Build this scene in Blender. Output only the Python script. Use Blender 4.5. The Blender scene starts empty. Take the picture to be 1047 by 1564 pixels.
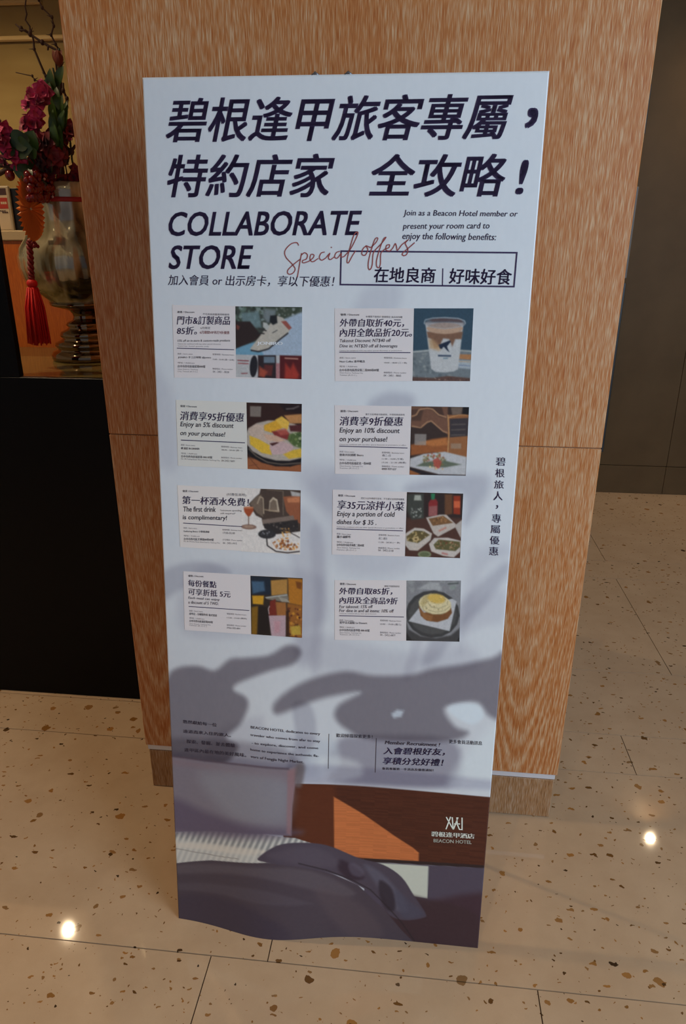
import bpy, bmesh, math, random
import numpy as np
from mathutils import Vector, Matrix

random.seed(7)
np.random.seed(7)
scn = bpy.context.scene
COL = scn.collection

# ---------------------------------------------------------------- camera
cam_d = bpy.data.cameras.new('camera')
cam = bpy.data.objects.new('camera', cam_d)
COL.objects.link(cam)
cam_d.sensor_fit = 'HORIZONTAL'
cam_d.sensor_width = 36.0
cam_d.lens = 37.0
cam_d.clip_start = 0.05
cam.matrix_world = Matrix.Translation(Vector((0.6334, -1.3636, 1.2783))) @ Matrix([(0.994256, -0.039609, 0.099425), (0.107003, 0.349199, -0.930919), (0.002153, 0.936211, 0.351432)]).to_4x4()
scn.camera = cam

# ---------------------------------------------------------------- world, lights, exposure
scn.view_settings.view_transform = 'Standard'
scn.view_settings.look = 'None'
scn.view_settings.gamma = 1.0
scn.view_settings.use_curve_mapping = False
scn.view_settings.exposure = 0.0
wd = bpy.data.worlds.new('world')
scn.world = wd
wd.use_nodes = True
bg = wd.node_tree.nodes['Background']
bg.inputs[0].default_value = (0.60, 0.72, 1.0, 1)      # overcast daylight beyond the open glazed front
bg.inputs[1].default_value = 0.22


def area(name, loc, target, sx, sy, power, color):
    d = bpy.data.lights.new(name, 'AREA')
    d.shape = 'RECTANGLE'
    d.size, d.size_y = sx, sy
    d.energy = power
    d.color = color
    o = bpy.data.objects.new(name, d)
    COL.objects.link(o)
    o.location = loc
    o.rotation_euler = (Vector(target) - Vector(loc)).to_track_quat('-Z', 'Y').to_euler()
    return o


# daylight through the tall shop window to the right, behind the photographer
area('window_daylight', (3.0, -2.1, 1.7), (0.5, 0.0, 0.9), 1.6, 1.9, 84, (0.62, 0.80, 1.0))


# ---------------------------------------------------------------- node helpers
def lin(c):
    c = c / 255.0
    return c / 12.92 if c <= 0.04045 else ((c + 0.055) / 1.055) ** 2.4


def rgb(r, g, b):
    return (lin(r), lin(g), lin(b), 1.0)


MATS = {}


def mat(name, color=(0.5, 0.5, 0.5, 1), rough=0.5, metal=0.0, spec=0.5, emit=None, es=0.0, sheen=0.0, coat=0.0):
    if name in MATS:
        return MATS[name]
    m = bpy.data.materials.new(name)
    m.use_nodes = True
    b = m.node_tree.nodes['Principled BSDF']
    b.inputs['Base Color'].default_value = color
    b.inputs['Roughness'].default_value = rough
    b.inputs['Metallic'].default_value = metal
    b.inputs['Specular IOR Level'].default_value = spec
    b.inputs['Coat Weight'].default_value = coat
    b.inputs['Sheen Weight'].default_value = sheen
    if emit:
        b.inputs['Emission Color'].default_value = emit
        b.inputs['Emission Strength'].default_value = es
    MATS[name] = m
    return m


class NT:
    def __init__(self, m):
        self.t = m.node_tree
        self.b = self.t.nodes['Principled BSDF']

    def n(self, kind, **kw):
        nd = self.t.nodes.new(kind)
        for k, v in kw.items():
            if k.startswith('i_'):
                nd.inputs[k[2:].replace('_', ' ')].default_value = v
            else:
                setattr(nd, k, v)
        return nd

    def l(self, a, b):
        self.t.links.new(a, b)

    def coords(self, scale=(1, 1, 1), loc=(0, 0, 0), rot=(0, 0, 0), kind='Object'):
        tc = self.n('ShaderNodeTexCoord')
        mp = self.n('ShaderNodeMapping')
        mp.inputs['Scale'].default_value = scale
        mp.inputs['Location'].default_value = loc
        mp.inputs['Rotation'].default_value = rot
        self.l(tc.outputs[kind], mp.inputs[0])
        return mp.outputs[0]

    def noise(self, vec, scale=1.0, detail=3.0, rough=0.5, dist=0.0):
        nd = self.n('ShaderNodeTexNoise')
        nd.inputs['Scale'].default_value = scale
        nd.inputs['Detail'].default_value = detail
        nd.inputs['Roughness'].default_value = rough
        nd.inputs['Distortion'].default_value = dist
        self.l(vec, nd.inputs['Vector'])
        return nd.outputs['Fac']

    def ramp(self, fac, stops, interp='LINEAR'):
        r = self.n('ShaderNodeValToRGB')
        r.color_ramp.interpolation = interp
        el = r.color_ramp.elements
        while len(el) < len(stops):
            el.new(0.5)
        for e, (p, c) in zip(el, stops):
            e.position = p
            e.color = c if len(c) == 4 else (*c, 1)
        self.l(fac, r.inputs[0])
        return r.outputs[0]

    def mix(self, fac, a, b, mode='MIX'):
        m = self.n('ShaderNodeMix', data_type='RGBA', blend_type=mode)
        for sock, v in ((m.inputs[0], fac), (m.inputs[6], a), (m.inputs[7], b)):
            if hasattr(v, 'node'):
                self.l(v, sock)
            else:
                sock.default_value = v
        return m.outputs[2]

    def math(self, op, a, b=0.0):
        m = self.n('ShaderNodeMath', operation=op)
        for sock, v in ((m.inputs[0], a), (m.inputs[1], b)):
            if hasattr(v, 'node'):
                self.l(v, sock)
            else:
                sock.default_value = v
        return m.outputs[0]

    def bump(self, h, strength=0.2, dist=0.001):
        bp = self.n('ShaderNodeBump')
        bp.inputs['Strength'].default_value = strength
        bp.inputs['Distance'].default_value = dist
        self.l(h, bp.inputs['Height'])
        self.l(bp.outputs[0], self.b.inputs['Normal'])


def wood_material(name, dark, mid, light, arch=0.0, seed=0.0, rough=0.42):
    m = mat(name, rough=rough, spec=0.45)
    t = NT(m)
    v = t.coords(scale=(720, 720, 38), loc=(seed, 0, seed))
    fine = t.noise(v, 1.0, 1.0, 0.5)
    v2 = t.coords(scale=(230, 230, 12), loc=(seed * 3, 1, 0))
    med = t.noise(v2, 1.0, 3.0, 0.6)
    v3 = t.coords(scale=(5.0, 5.0, 0.9), loc=(seed, 4, 0))
    big = t.noise(v3, 1.0, 2.0, 0.5)
    f = t.math('ADD', t.math('MULTIPLY', fine, 0.62), t.math('MULTIPLY', med, 0.38))
    f = t.math('ADD', f, t.math('MULTIPLY', t.math('SUBTRACT', big, 0.5), 0.16))
    if arch:
        # cathedral figure: nested upside-down arches rising from the foot of the board
        tc = t.n('ShaderNodeTexCoord')
        sp = t.n('ShaderNodeSeparateXYZ')
        t.l(tc.outputs['Object'], sp.inputs[0])
        wob = t.noise(t.coords(scale=(7, 7, 1.6), loc=(0, seed, 0)), 1.0, 2.0, 0.5)
        x = t.math('SUBTRACT', sp.outputs[0], arch)
        x = t.math('ADD', x, t.math('MULTIPLY', t.math('SUBTRACT', wob, 0.5), 0.035))
        x = t.math('PINGPONG', x, 0.21)
        z = t.math('ADD', sp.outputs[2], 0.0)
        q = t.math('SUBTRACT', t.math('MULTIPLY', t.math('MULTIPLY', x, x), 58.0), t.math('MULTIPLY', z, 0.85))
        q = t.math('ADD', q, t.math('MULTIPLY', med, 0.05))
        ring = t.math('FRACT', t.math('MULTIPLY', q, 15.0))
        ring = t.math('PINGPONG', ring, 0.5)
        zf = t.n('ShaderNodeMapRange')
        zf.inputs['From Min'].default_value = 0.65
        zf.inputs['From Max'].default_value = 0.30
        zf.inputs['To Min'].default_value = 0.02
        zf.inputs['To Max'].default_value = 0.36
        t.l(sp.outputs[2], zf.inputs[0])
        f = t.math('ADD', f, t.math('MULTIPLY', t.math('SUBTRACT', ring, 0.28), zf.outputs[0]))
    c = t.ramp(f, [(0.34, dark), (0.49, mid), (0.62, light), (0.76, tuple(min(1, q * 1.25) for q in light[:3]))])
    t.l(c, t.b.inputs['Base Color'])
    t.bump(fine, 0.35, 0.0006)
    return m


W_DARK, W_MID, W_LIGHT = rgb(168, 92, 38), rgb(188, 122, 68), rgb(202, 160, 120)
wood_up = wood_material('oak_veneer_upper', W_DARK, W_MID, W_LIGHT, seed=1.3)
wood_low = wood_material('oak_veneer_lower', W_DARK, W_MID, W_LIGHT, arch=-0.025, seed=6.1)
wood_plinth = wood_material('oak_veneer_plinth', rgb(120, 78, 44), rgb(160, 116, 74), rgb(176, 146, 118), seed=3.7)
wood_counter = wood_material('orange_veneer', rgb(176, 84, 10), rgb(190, 94, 14), rgb(200, 106, 24), seed=9.0, rough=0.3)

# terrazzo floor: cream ground, sparse angular brown chips, fine specks
floor_m = mat('terrazzo', rough=0.16, spec=0.5)
t = NT(floor_m)
co = t.coords()
nz = t.n('ShaderNodeTexNoise')
nz.inputs['Scale'].default_value = 60
nz.inputs['Detail'].default_value = 2
t.l(co, nz.inputs['Vector'])
wob = t.mix(0.009, co, nz.outputs['Color'], 'LINEAR_LIGHT')


def chips(scale, keep, rad, seed, stretch=1.0):
    mp = t.n('ShaderNodeMapping')
    mp.inputs['Location'].default_value = (seed, seed * 2.1, 0)
    mp.inputs['Scale'].default_value = (1, stretch, 1)
    mp.inputs['Rotation'].default_value = (0, 0, seed)
    t.l(wob, mp.inputs[0])
    vo = t.n('ShaderNodeTexVoronoi', voronoi_dimensions='2D')
    vo.inputs['Scale'].default_value = scale
    t.l(mp.outputs[0], vo.inputs['Vector'])
    sc = t.n('ShaderNodeSeparateColor')
    t.l(vo.outputs['Color'], sc.inputs[0])
    r = t.math('MULTIPLY', t.math('POWER', sc.outputs[1], 1.6), rad)
    inside = t.math('LESS_THAN', vo.outputs['Distance'], r)
    on = t.math('LESS_THAN', sc.outputs[0], keep)
    return t.math('MULTIPLY', inside, on), sc.outputs[2]


ground = t.ramp(t.noise(co, 9, 4, 0.6), [(0.3, rgb(174, 147, 118)), (0.7, rgb(185, 159, 130))])
fine = t.noise(co, 420, 2, 0.7)
ground = t.mix(t.math('MULTIPLY', fine, 0.35), ground, rgb(160, 136, 112))
CH = [(0.0, rgb(52, 36, 24)), (0.3, rgb(106, 72, 36)), (0.6, rgb(150, 104, 54)), (1.0, rgb(124, 92, 58))]
for sc_, kp, rd, sd, st in ((15, 0.36, 0.17, 0.7, 1.0), (22, 0.30, 0.19, 2.9, 2.0), (40, 0.22, 0.21, 5.3, 1.6), (90, 0.12, 0.22, 8.1, 1.0)):
    msk, hue = chips(sc_, kp, rd, sd, st)
    ground = t.mix(msk, ground, t.ramp(hue, CH))
t.l(ground, t.b.inputs['Base Color'])
ro = t.ramp(t.noise(co, 5, 3, 0.6), [(0.3, (0.025, 0.025, 0.025)), (0.7, (0.045, 0.045, 0.045))])
t.l(ro, t.b.inputs['Roughness'])

grout_m = mat('tile_joint', rgb(70, 48, 30), 0.9)
black_m = mat('black_laminate', rgb(9, 8, 8), 0.35, spec=0.12)
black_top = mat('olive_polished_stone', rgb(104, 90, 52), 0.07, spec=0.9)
alu_m = mat('brushed_aluminium', rgb(222, 222, 226), 0.45, metal=0.3)
dark_gap = mat('dark_recess', rgb(120, 92, 70), 0.7)
ledge_m = mat('cream_stone_ledge', rgb(196, 170, 128), 0.3)
ceil_m = mat('ceiling_paint', rgb(206, 190, 160), 0.8)
strip_m = mat('dull_steel', rgb(110, 106, 104), .5)
trim_dark = mat('dark_bronze_trim', rgb(16, 12, 12), 0.4)

lamp_reflection_cream = mat('lamp_reflection_cream', rgb(190, 164, 112), .35)
gold_m = mat('gold_lacquered_wall', rough=0.22, spec=0.5)
t = NT(gold_m)
c = t.ramp(t.noise(t.coords(scale=(1.5, 1.5, 6)), 1.0, 3, 0.5), [(0.3, rgb(126, 104, 60)), (0.7, rgb(142, 122, 76))])
t.l(c, t.b.inputs['Base Color'])

bronze_m = mat('dark_bronze_wall', rough=0.5, spec=0.12)
t = NT(bronze_m)
c = t.ramp(t.noise(t.coords(scale=(3, 3, 3)), 1.0, 4, 0.6), [(0.3, rgb(88, 68, 44)), (0.7, rgb(102, 80, 54))])
t.l(c, t.b.inputs['Base Color'])


# ---------------------------------------------------------------- mesh helpers
def link_mesh(name, verts, faces, mats, parent=None, smooth=False, mi=None):
    me = bpy.data.meshes.new(name)
    me.from_pydata([tuple(v) for v in verts], [], faces)
    if not isinstance(mats, (list, tuple)):
        mats = [mats]
    for m in mats:
        me.materials.append(m)
    if mi:
        me.polygons.foreach_set('material_index', mi)
    if smooth:
        me.polygons.foreach_set('use_smooth', [True] * len(me.polygons))
    me.update()
    o = bpy.data.objects.new(name, me)
    COL.objects.link(o)
    if parent:
        o.parent = parent
    return o


def box_bm(x0, x1, y0, y1, z0, z1, bev=0.0, seg=1):
    bm = bmesh.new()
    bmesh.ops.create_cube(bm, size=1.0)
    for v in bm.verts:
        v.co = Vector(((x0 + x1) / 2 + v.co.x * (x1 - x0), (y0 + y1) / 2 + v.co.y * (y1 - y0), (z0 + z1) / 2 + v.co.z * (z1 - z0)))
    if bev:
        bmesh.ops.bevel(bm, geom=list(bm.edges), offset=bev, segments=seg, affect='EDGES', profile=0.5)
    return bm


def obj(name, bm, m, parent=None, smooth=False):
    me = bpy.data.meshes.new(name)
    bm.to_mesh(me)
    bm.free()
    for x in (m if isinstance(m, (list, tuple)) else [m]):
        me.materials.append(x)
    if smooth:
        me.polygons.foreach_set('use_smooth', [True] * len(me.polygons))
    o = bpy.data.objects.new(name, me)
    COL.objects.link(o)
    if parent:
        o.parent = parent
    return o


def box(name, x0, x1, y0, y1, z0, z1, m, parent=None, bev=0.0, seg=1):
    """box given in world coordinates; its origin goes to its base centre"""
    if parent is not None:
        p = parent.matrix_basis.translation if parent.parent is None else parent.parent.matrix_basis.translation
        o = obj(name, box_bm(x0 - p.x, x1 - p.x, y0 - p.y, y1 - p.y, z0 - p.z, z1 - p.z, bev, seg), m, parent)
        return o
    cx, cy = (x0 + x1) / 2, (y0 + y1) / 2
    o = obj(name, box_bm(x0 - cx, x1 - cx, y0 - cy, y1 - cy, 0, z1 - z0, bev, seg), m)
    o.location = (cx, cy, z0)
    return o


def empty(name, loc):
    o = bpy.data.objects.new(name, None)
    o.empty_display_size = 0.1
    COL.objects.link(o)
    o.location = loc
    return o


def tag(o, label=None, cat=None, group=None, kind=None):
    for k, v in (('label', label), ('category', cat), ('group', group), ('kind', kind)):
        if v:
            o[k] = v
    return o


def catmull(pts, n=6):
    P = [Vector(p) for p in pts]
    if len(P) < 3:
        return P
    out = []
    Q = [P[0] * 2 - P[1]] + P + [P[-1] * 2 - P[-2]]
    for i in range(1, len(Q) - 2):
        for k in range(n):
            s = k / n
            a, b, c, d = Q[i - 1], Q[i], Q[i + 1], Q[i + 2]
            out.append(0.5 * ((2 * b) + (c - a) * s + (2 * a - 5 * b + 4 * c - d) * s * s + (3 * b - a - 3 * c + d) * s ** 3))
    out.append(P[-1])
    return out


def tube_data(pts, radii, seg=6):
    pts = [Vector(p) for p in pts]
    V, F = [], []
    prev = None
    for i, p in enumerate(pts):
        d = (pts[min(i + 1, len(pts) - 1)] - pts[max(i - 1, 0)])
        d = d.normalized() if d.length > 1e-9 else Vector((0, 0, 1))
        if prev is None:
            a = d.orthogonal().normalized()
        else:
            a = (prev - d * prev.dot(d))
            a = a.normalized() if a.length > 1e-6 else d.orthogonal().normalized()
        prev = a
        b = d.cross(a)
        r = radii[i] if hasattr(radii, '__len__') else radii
        for k in range(seg):
            w = 2 * math.pi * k / seg
            V.append(p + (a * math.cos(w) + b * math.sin(w)) * r)
    for i in range(len(pts) - 1):
        for k in range(seg):
            k2 = (k + 1) % seg
            F.append((i * seg + k, i * seg + k2, (i + 1) * seg + k2, (i + 1) * seg + k))
    F.append(tuple(range(seg))[::-1])
    F.append(tuple((len(pts) - 1) * seg + k for k in range(seg)))
    return V, F


class MB:
    """collects shapes of ONE part"""
    def __init__(self):
        self.V, self.F, self.M = [], [], []

    def add(self, V, F, mi=0):
        n = len(self.V)
        self.V += list(V)
        self.F += [tuple(i + n for i in f) for f in F]
        self.M += [mi] * len(F)

    def tube(self, pts, r, seg=6, mi=0):
        self.add(*tube_data(pts, r, seg), mi)

    def ball(self, c, r, mi=0, sz=(1, 1, 1), nu=8, nv=5):
        V, F = [], []
        c = Vector(c)
        for j in range(nv + 1):
            th = math.pi * j / nv
            for i in range(nu):
                ph = 2 * math.pi * i / nu
                V.append(c + Vector((r * sz[0] * math.sin(th) * math.cos(ph), r * sz[1] * math.sin(th) * math.sin(ph), r * sz[2] * math.cos(th))))
        for j in range(nv):
            for i in range(nu):
                F.append((j * nu + i, (j + 1) * nu + i, (j + 1) * nu + (i + 1) % nu, j * nu + (i + 1) % nu))
        self.add(V, F, mi)

    def build(self, name, m, parent=None, smooth=True, origin=None):
        if origin is None and parent is not None:
            origin = parent.matrix_basis.translation
        V = [Vector(v) - origin for v in self.V] if origin is not None else self.V
        o = link_mesh(name, V, self.F, m, parent, smooth, self.M)
        if origin is not None and parent is None:
            o.location = origin
        return o


def lathe(name, prof, center, m, parent=None, seg=64, flute=None):
    V, F = [], []
    n = len(prof)
    for i in range(seg):
        w = 2 * math.pi * i / seg
        for r, z in prof:
            rr = r * (1 + (flute(w, z) if flute else 0))
            V.append((rr * math.cos(w), rr * math.sin(w), z))
    for i in range(seg):
        j = (i + 1) % seg
        for k in range(n - 1):
            F.append((i * n + k, j * n + k, j * n + k + 1, i * n + k + 1))
    o = link_mesh(name, V, F, m, parent, True)
    o.location = center
    return o


# ---------------------------------------------------------------- structure: floor of terrazzo tiles
A0, A1 = -3.2, 4.2
floor_o = box('floor', A0, A1, -3.6, 2.515, -0.06, -0.0035, grout_m)
tag(floor_o, kind='structure')
rows = [(-3.6, -2.85, .1), (-2.85, -2.245, .5), (-2.245, -1.64, .2), (-1.64, -1.03, .7), (-1.03, -.425, .28), (-.425, .18, .39), (.18, .34, 1.235), (.34, .665, .4), (.665, 1.369, 1.475), (1.369, 1.549, 1.235), (1.549, 2.515, 1.475)]
GAP = 0.0011
for (b0, b1, a0) in rows:
    w = 0.615 if b0 < -1 or abs(b0 + 1.03) < .01 else (1.21 if b0 < .6 else 0.9)
    if abs(b0 - .34) < .01:
        w = 1.4
    k = math.floor((A0 - a0) / w)
    x = a0 + k * w
    while x < A1:
        xa, xb = max(x, A0), min(x + w, A1)
        if xb - xa > 0.03:
            bm = box_bm(xa + GAP, xb - GAP, b0 + GAP, b1 - GAP, -0.02, random.uniform(-.0002, .0), 0)
            cx, cy = (xa + xb) / 2, (b0 + b1) / 2
            off = Vector((cx, cy, 0))
            o = obj('tile', bm, floor_m, floor_o)
            fl = floor_o.location
            for v in o.data.vertices:
                v.co = v.co - fl
        x += w

# ceiling, walls
tag(box('ceiling', A0, A1, -3.6, 2.515, 2.9, 3.0, ceil_m), kind='structure')
wb = box('wall_back', A0, 1.30, 2.515, 2.6, 0, 2.9, gold_m)
tag(wb, kind='structure')
tag(box('light_block_side', A1, A1 + .1, -.8, 2.6, 0, 2.9, ceil_m), kind='structure')  # unseen wall, added to block sky light from the right
tag(box('wall_left', A0 - .1, A0, -3.6, 2.6, 0, 2.9, ceil_m), kind='structure')
wr = box('wall_right', 1.30, A1, 2.515, 2.6, 0, 2.9, trim_dark)
tag(wr, kind='structure')
for (xa, xb) in ((1.30, 1.997), (1.999, 2.9), (2.903, A1)):
    for (za, zb) in ((0.0, 0.158), (0.160, 2.9)):
        pn = box('panel', xa, xb, 2.500, 2.516, za + .001, zb, bronze_m, None, 0.0008)
        pn.location -= wr.location
        pn.parent = wr
for q_, m_, w_ in (([(1.643,2.49,0.721),(1.635,2.49,0.235)], trim_dark, .016), ([(1.639,2.49,1.556),(1.642,2.49,1.137)], strip_m, .014), ([(1.635,2.49,1.986),(1.64,2.49,1.78)], trim_dark, .010)):
    za, zb = sorted((q_[0][2], q_[1][2]))
    if m_ is trim_dark and w_ == .016:
        zb = [(1.642,2.49,1.115)][0][2]
    tr = box('trim_1', 1.634, 1.634 + w_, 2.486, 2.500, za, zb, m_, None, 0.002)
    tag(tr, kind='structure')
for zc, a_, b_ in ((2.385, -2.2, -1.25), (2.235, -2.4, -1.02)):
    q = box('lamp_reflection_bar', a_, b_, 2.497, 2.515, zc - .010, zc + .014, lamp_reflection_cream, None, 0.006)  # pale bars stand in for blurred lamp reflections on the gold wall
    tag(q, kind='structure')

# ---------------------------------------------------------------- oak-clad column
column = empty('column', (0.495, 0.45, 0))
tag(column, 'wide square column clad in vertical-grain orange oak veneer, standing behind the tall banner', 'column')


def colbox(name, ins, z0, z1, m, bev=0.0015):
    return box(name, ins, .990 - ins, ins, .9 - ins, z0, z1, m, column, bev)


colbox('core', .0025, 0.131, 2.897, dark_gap, 0)
colbox('plinth_core', .014, 0.001, .131, dark_gap, 0)
colbox('plinth', .0055, 0.001, .1115, wood_plinth)
st = colbox('metal_strip', .0040, .1145, .1290, alu_m, .001)
st['label'] = 'silver metal strip above the plinth'
colbox('lower_panel', 0, .1300, .9145, wood_low)
colbox('upper_panel', 0, .9160, 2.898, wood_up)

# ---------------------------------------------------------------- black reception counter at the left
counter = empty('reception_counter', (-1.3, .9, 0))
tag(counter, 'black reception counter with orange wood back panel, left of the oak column', 'counter')
box('front_panel', -2.6, -.004, .353, .3735, 0.001, .9645, black_m, counter, .001)
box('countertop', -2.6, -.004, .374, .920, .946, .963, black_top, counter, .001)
box('side_screen', -.50, -.385, .353, .3735, .9650, 1.36, black_m, counter, .001)
box('back_panel', -2.6, -.004, .923, .945, 0.001, 1.296, wood_counter, counter, .001)
box('ledge', -2.6, -.004, .915, 1.26, 1.2965, 1.327, ledge_m, counter, .003)
box('base_cabinet', -2.6, -.004, .375, .921, 0.001, .944, black_m, counter, 0)
box('rear_cabinet', -2.6, -.004, .947, 1.24, 0.001, 1.295, wood_counter, counter, 0)

# ---------------------------------------------------------------- the banner
# s runs to the right and t down the sheet, both in centimetres
BASE = Vector((0.1917, -0.3523, 0.0))
VS = Vector((0.99998, -0.00276, -0.00566))
VT = Vector((-0.00594, -0.11503, -0.99334))
VN = Vector((-0.00209, -0.99336, 0.11504))
VM = Vector((-0.0021, -1.0, -0.0))
HT = 152.72


def bulge(s, t):
    k = np.clip((np.asarray(t, float) - 88) / (152.7 - 88), 0, 1)
    k = k * k * (3 - 2 * k)
    return 2.7 * np.exp(-((np.asarray(s, float) - 19) / 11.5) ** 2) * k


def surf(s, t, off=0.0):
    """points of the sheet relative to the banner's base; off in mm towards the reader"""
    s, t = np.asarray(s, float), np.asarray(t, float)
    P = (s / 100)[..., None] * np.array(VS) + ((t - HT) / 100)[..., None] * np.array(VT)
    P = P + (bulge(s, t) / 100)[..., None] * np.array(VM) + off / 1000 * np.array(VN)
    P[..., 2] += 0.0008
    return P


banner = empty('banner', tuple(BASE))
tag(banner, 'tall white printed banner of special offers standing in front of the oak column', 'banner')

LIGHT = np.array([lin(180), lin(187), lin(203)]) / 0.74


def ink(c, gain=1.0):
    v = np.array([lin(x) for x in c]) / LIGHT * gain
    return np.clip(v, 0.002, 0.9)


def vc_material(name, rough=0.45, spec=0.35):
    m = mat(name, rough=rough, spec=spec)
    tt = NT(m)
    a = tt.n('ShaderNodeVertexColor', layer_name='print')
    tt.l(a.outputs[0], tt.b.inputs['Base Color'])
    return m


print_m = vc_material('printed_paper', 0.38, 0.4)
photo_m = vc_material('printed_photo', 0.32, 0.45)
back_m = mat('paper_back', rgb(225, 225, 225), 0.6)
_inks = {}


def ink_mat(c):
    if c not in _inks:
        v = ink(c)
        _inks[c] = mat('ink_%d' % len(_inks), (v[0], v[1], v[2], 1), 0.4, spec=0.35)
    return _inks[c]


def rounded(poly, n=4):
    P = [Vector((a, b, 0)) for a, b in poly]
    m = len(P)
    out = []
    for i in range(m):
        a, b, c, d = P[i - 1], P[i], P[(i + 1) % m], P[(i + 2) % m]
        for k in range(n):
            s = k / n
            q = 0.5 * ((2 * b) + (c - a) * s + (2 * a - 5 * b + 4 * c - d) * s * s + (3 * b - a - 3 * c + d) * s ** 3)
            out.append((q.x, q.y))
    return out


class Paint:
    def __init__(self, S, T, base):
        self.S, self.T = S, T
        self.c = np.zeros(S.shape + (3,))
        self.c[:] = base

    def mask(self, poly, soft=0.05):
        P = np.array(poly, float)
        S, T = self.S, self.T
        x0, y0 = P.min(0) - soft * 1.5
        x1, y1 = P.max(0) + soft * 1.5
        sel = (S >= x0) & (S <= x1) & (T >= y0) & (T <= y1)
        out = np.zeros(S.shape)
        if not sel.any():
            return out
        x, y = S[sel], T[sel]
        inside = np.zeros(x.shape, bool)
        d2 = np.full(x.shape, 1e9)
        n = len(P)
        for i in range(n):
            ax, ay = P[i]
            bx, by = P[(i + 1) % n]
            cond = (ay > y) != (by > y)
            with np.errstate(divide='ignore', invalid='ignore'):
                xi = (bx - ax) * (y - ay) / (by - ay + 1e-12) + ax
            inside ^= cond & (x < xi)
            ex, ey = bx - ax, by - ay
            L = ex * ex + ey * ey + 1e-12
            k = np.clip(((x - ax) * ex + (y - ay) * ey) / L, 0, 1)
            d2 = np.minimum(d2, (x - ax - k * ex) ** 2 + (y - ay - k * ey) ** 2)
        d = np.sqrt(d2) * np.where(inside, 1, -1)
        w = np.clip(d / (2 * soft) + 0.5, 0, 1)
        out[sel] = w * w * (3 - 2 * w)
        return out

    def poly(self, poly, col, soft=0.05, a=1.0, clip=None, sm=False):
        if sm or soft >= .4:
            poly = rounded(poly)
        m = self.mask(poly, soft) * a
        if clip is not None:
            m = m * clip
        self.c += (np.array(col, float) - self.c) * m[..., None]
        return m

    def mul(self, poly, f, soft=0.5, clip=None):
        poly = rounded(poly)
        m = self.mask(poly, soft)
        if clip is not None:
            m = m * clip
        self.c *= 1 + (np.array(f) - 1) * m[..., None]

    def line(self, pts, w, col, soft=0.04, a=1.0):
        for p, q in zip(pts[:-1], pts[1:]):
            dx, dy = q[0] - p[0], q[1] - p[1]
            L = math.hypot(dx, dy) + 1e-9
            nx, ny = -dy / L * w / 2, dx / L * w / 2
            self.poly([(p[0] + nx, p[1] + ny), (q[0] + nx, q[1] + ny), (q[0] - nx, q[1] - ny), (p[0] - nx, p[1] - ny)], col, soft, a)

    def grain(self, amp, region=None, sx=1, sy=1, soft=.1):
        n = np.random.rand(*self.S.shape) - .5
        for _ in range(sx):
            n = (n + np.roll(n, 1, 1) + np.roll(n, -1, 1)) / 3 * 1.3
        for _ in range(sy):
            n = (n + np.roll(n, 1, 0) + np.roll(n, -1, 0)) / 3 * 1.3
        m = 1 if region is None else self.mask(region, soft)
        self.c += (n * 2 * amp * m)[..., None]

    def speckle(self, poly, cols, n, r0, r1, seed=1, soft=.03, asp=1.0):
        """irregular scattered blobs inside a polygon"""
        rs = random.Random(seed)
        P = np.array(poly)
        lo, hi = P.min(0), P.max(0)
        clip = self.mask(poly, soft)
        for _ in range(n):
            cx, cy = rs.uniform(lo[0], hi[0]), rs.uniform(lo[1], hi[1])
            r = rs.uniform(r0, r1)
            w0 = rs.uniform(0, 6)
            q = [(cx + r * rs.uniform(.6, 1.2) * math.cos(w0 + k * 1.05) * asp, cy + r * rs.uniform(.6, 1.2) * math.sin(w0 + k * 1.05)) for k in range(6)]
            self.poly(q, rs.choice(cols), soft, rs.uniform(.6, 1), clip)

    def linear(self):
        c = np.clip(self.c, 0, 255) / 255
        l = np.where(c <= 0.04045, c / 12.92, ((c + 0.055) / 1.055) ** 2.4)
        return np.clip(l / LIGHT, 0.002, 0.92)


def grid_mesh(name, P, col, m, parent):
    nr, nc = P.shape[:2]
    me = bpy.data.meshes.new(name)
    idx = np.arange(nr * nc).reshape(nr, nc)
    quads = np.stack([idx[:-1, :-1], idx[1:, :-1], idx[1:, 1:], idx[:-1, 1:]], -1).reshape(-1, 4)
    me.vertices.add(nr * nc)
    me.vertices.foreach_set('co', P.reshape(-1))
    me.loops.add(quads.size)
    me.loops.foreach_set('vertex_index', quads.reshape(-1).astype(np.int32))
    me.polygons.add(len(quads))
    me.polygons.foreach_set('loop_start', np.arange(0, quads.size, 4, dtype=np.int32))
    me.polygons.foreach_set('use_smooth', np.ones(len(quads), bool))
    me.update(calc_edges=True)
    me.validate()
    if col is not None:
        ca = me.color_attributes.new('print', 'FLOAT_COLOR', 'POINT')
        buf = np.ones((nr * nc, 4), np.float32)
        buf[:, :3] = col.reshape(-1, 3)
        ca.data.foreach_set('color', buf.reshape(-1))
    for x in (m if isinstance(m, (list, tuple)) else [m]):
        me.materials.append(x)
    o = bpy.data.objects.new(name, me)
    COL.objects.link(o)
    o.parent = parent
    return o


# --- printed background of the sheet: plaster wall with soft leaf shadows, and a bed below
ts = np.concatenate([np.arange(0, 112, .4), np.arange(112, 152.7, .16), [152.72]])
ss = np.linspace(0, 60, 301)
S, T = np.meshgrid(ss, ts)
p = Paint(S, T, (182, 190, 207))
p.c += (np.clip((T - 60) / 60, 0, 1) * -6)[..., None]
p.c -= (np.clip((20 - S) / 20, 0, 1) * 5)[..., None]
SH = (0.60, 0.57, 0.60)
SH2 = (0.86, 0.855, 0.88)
SH3 = (0.93, 0.925, 0.94)
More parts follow.
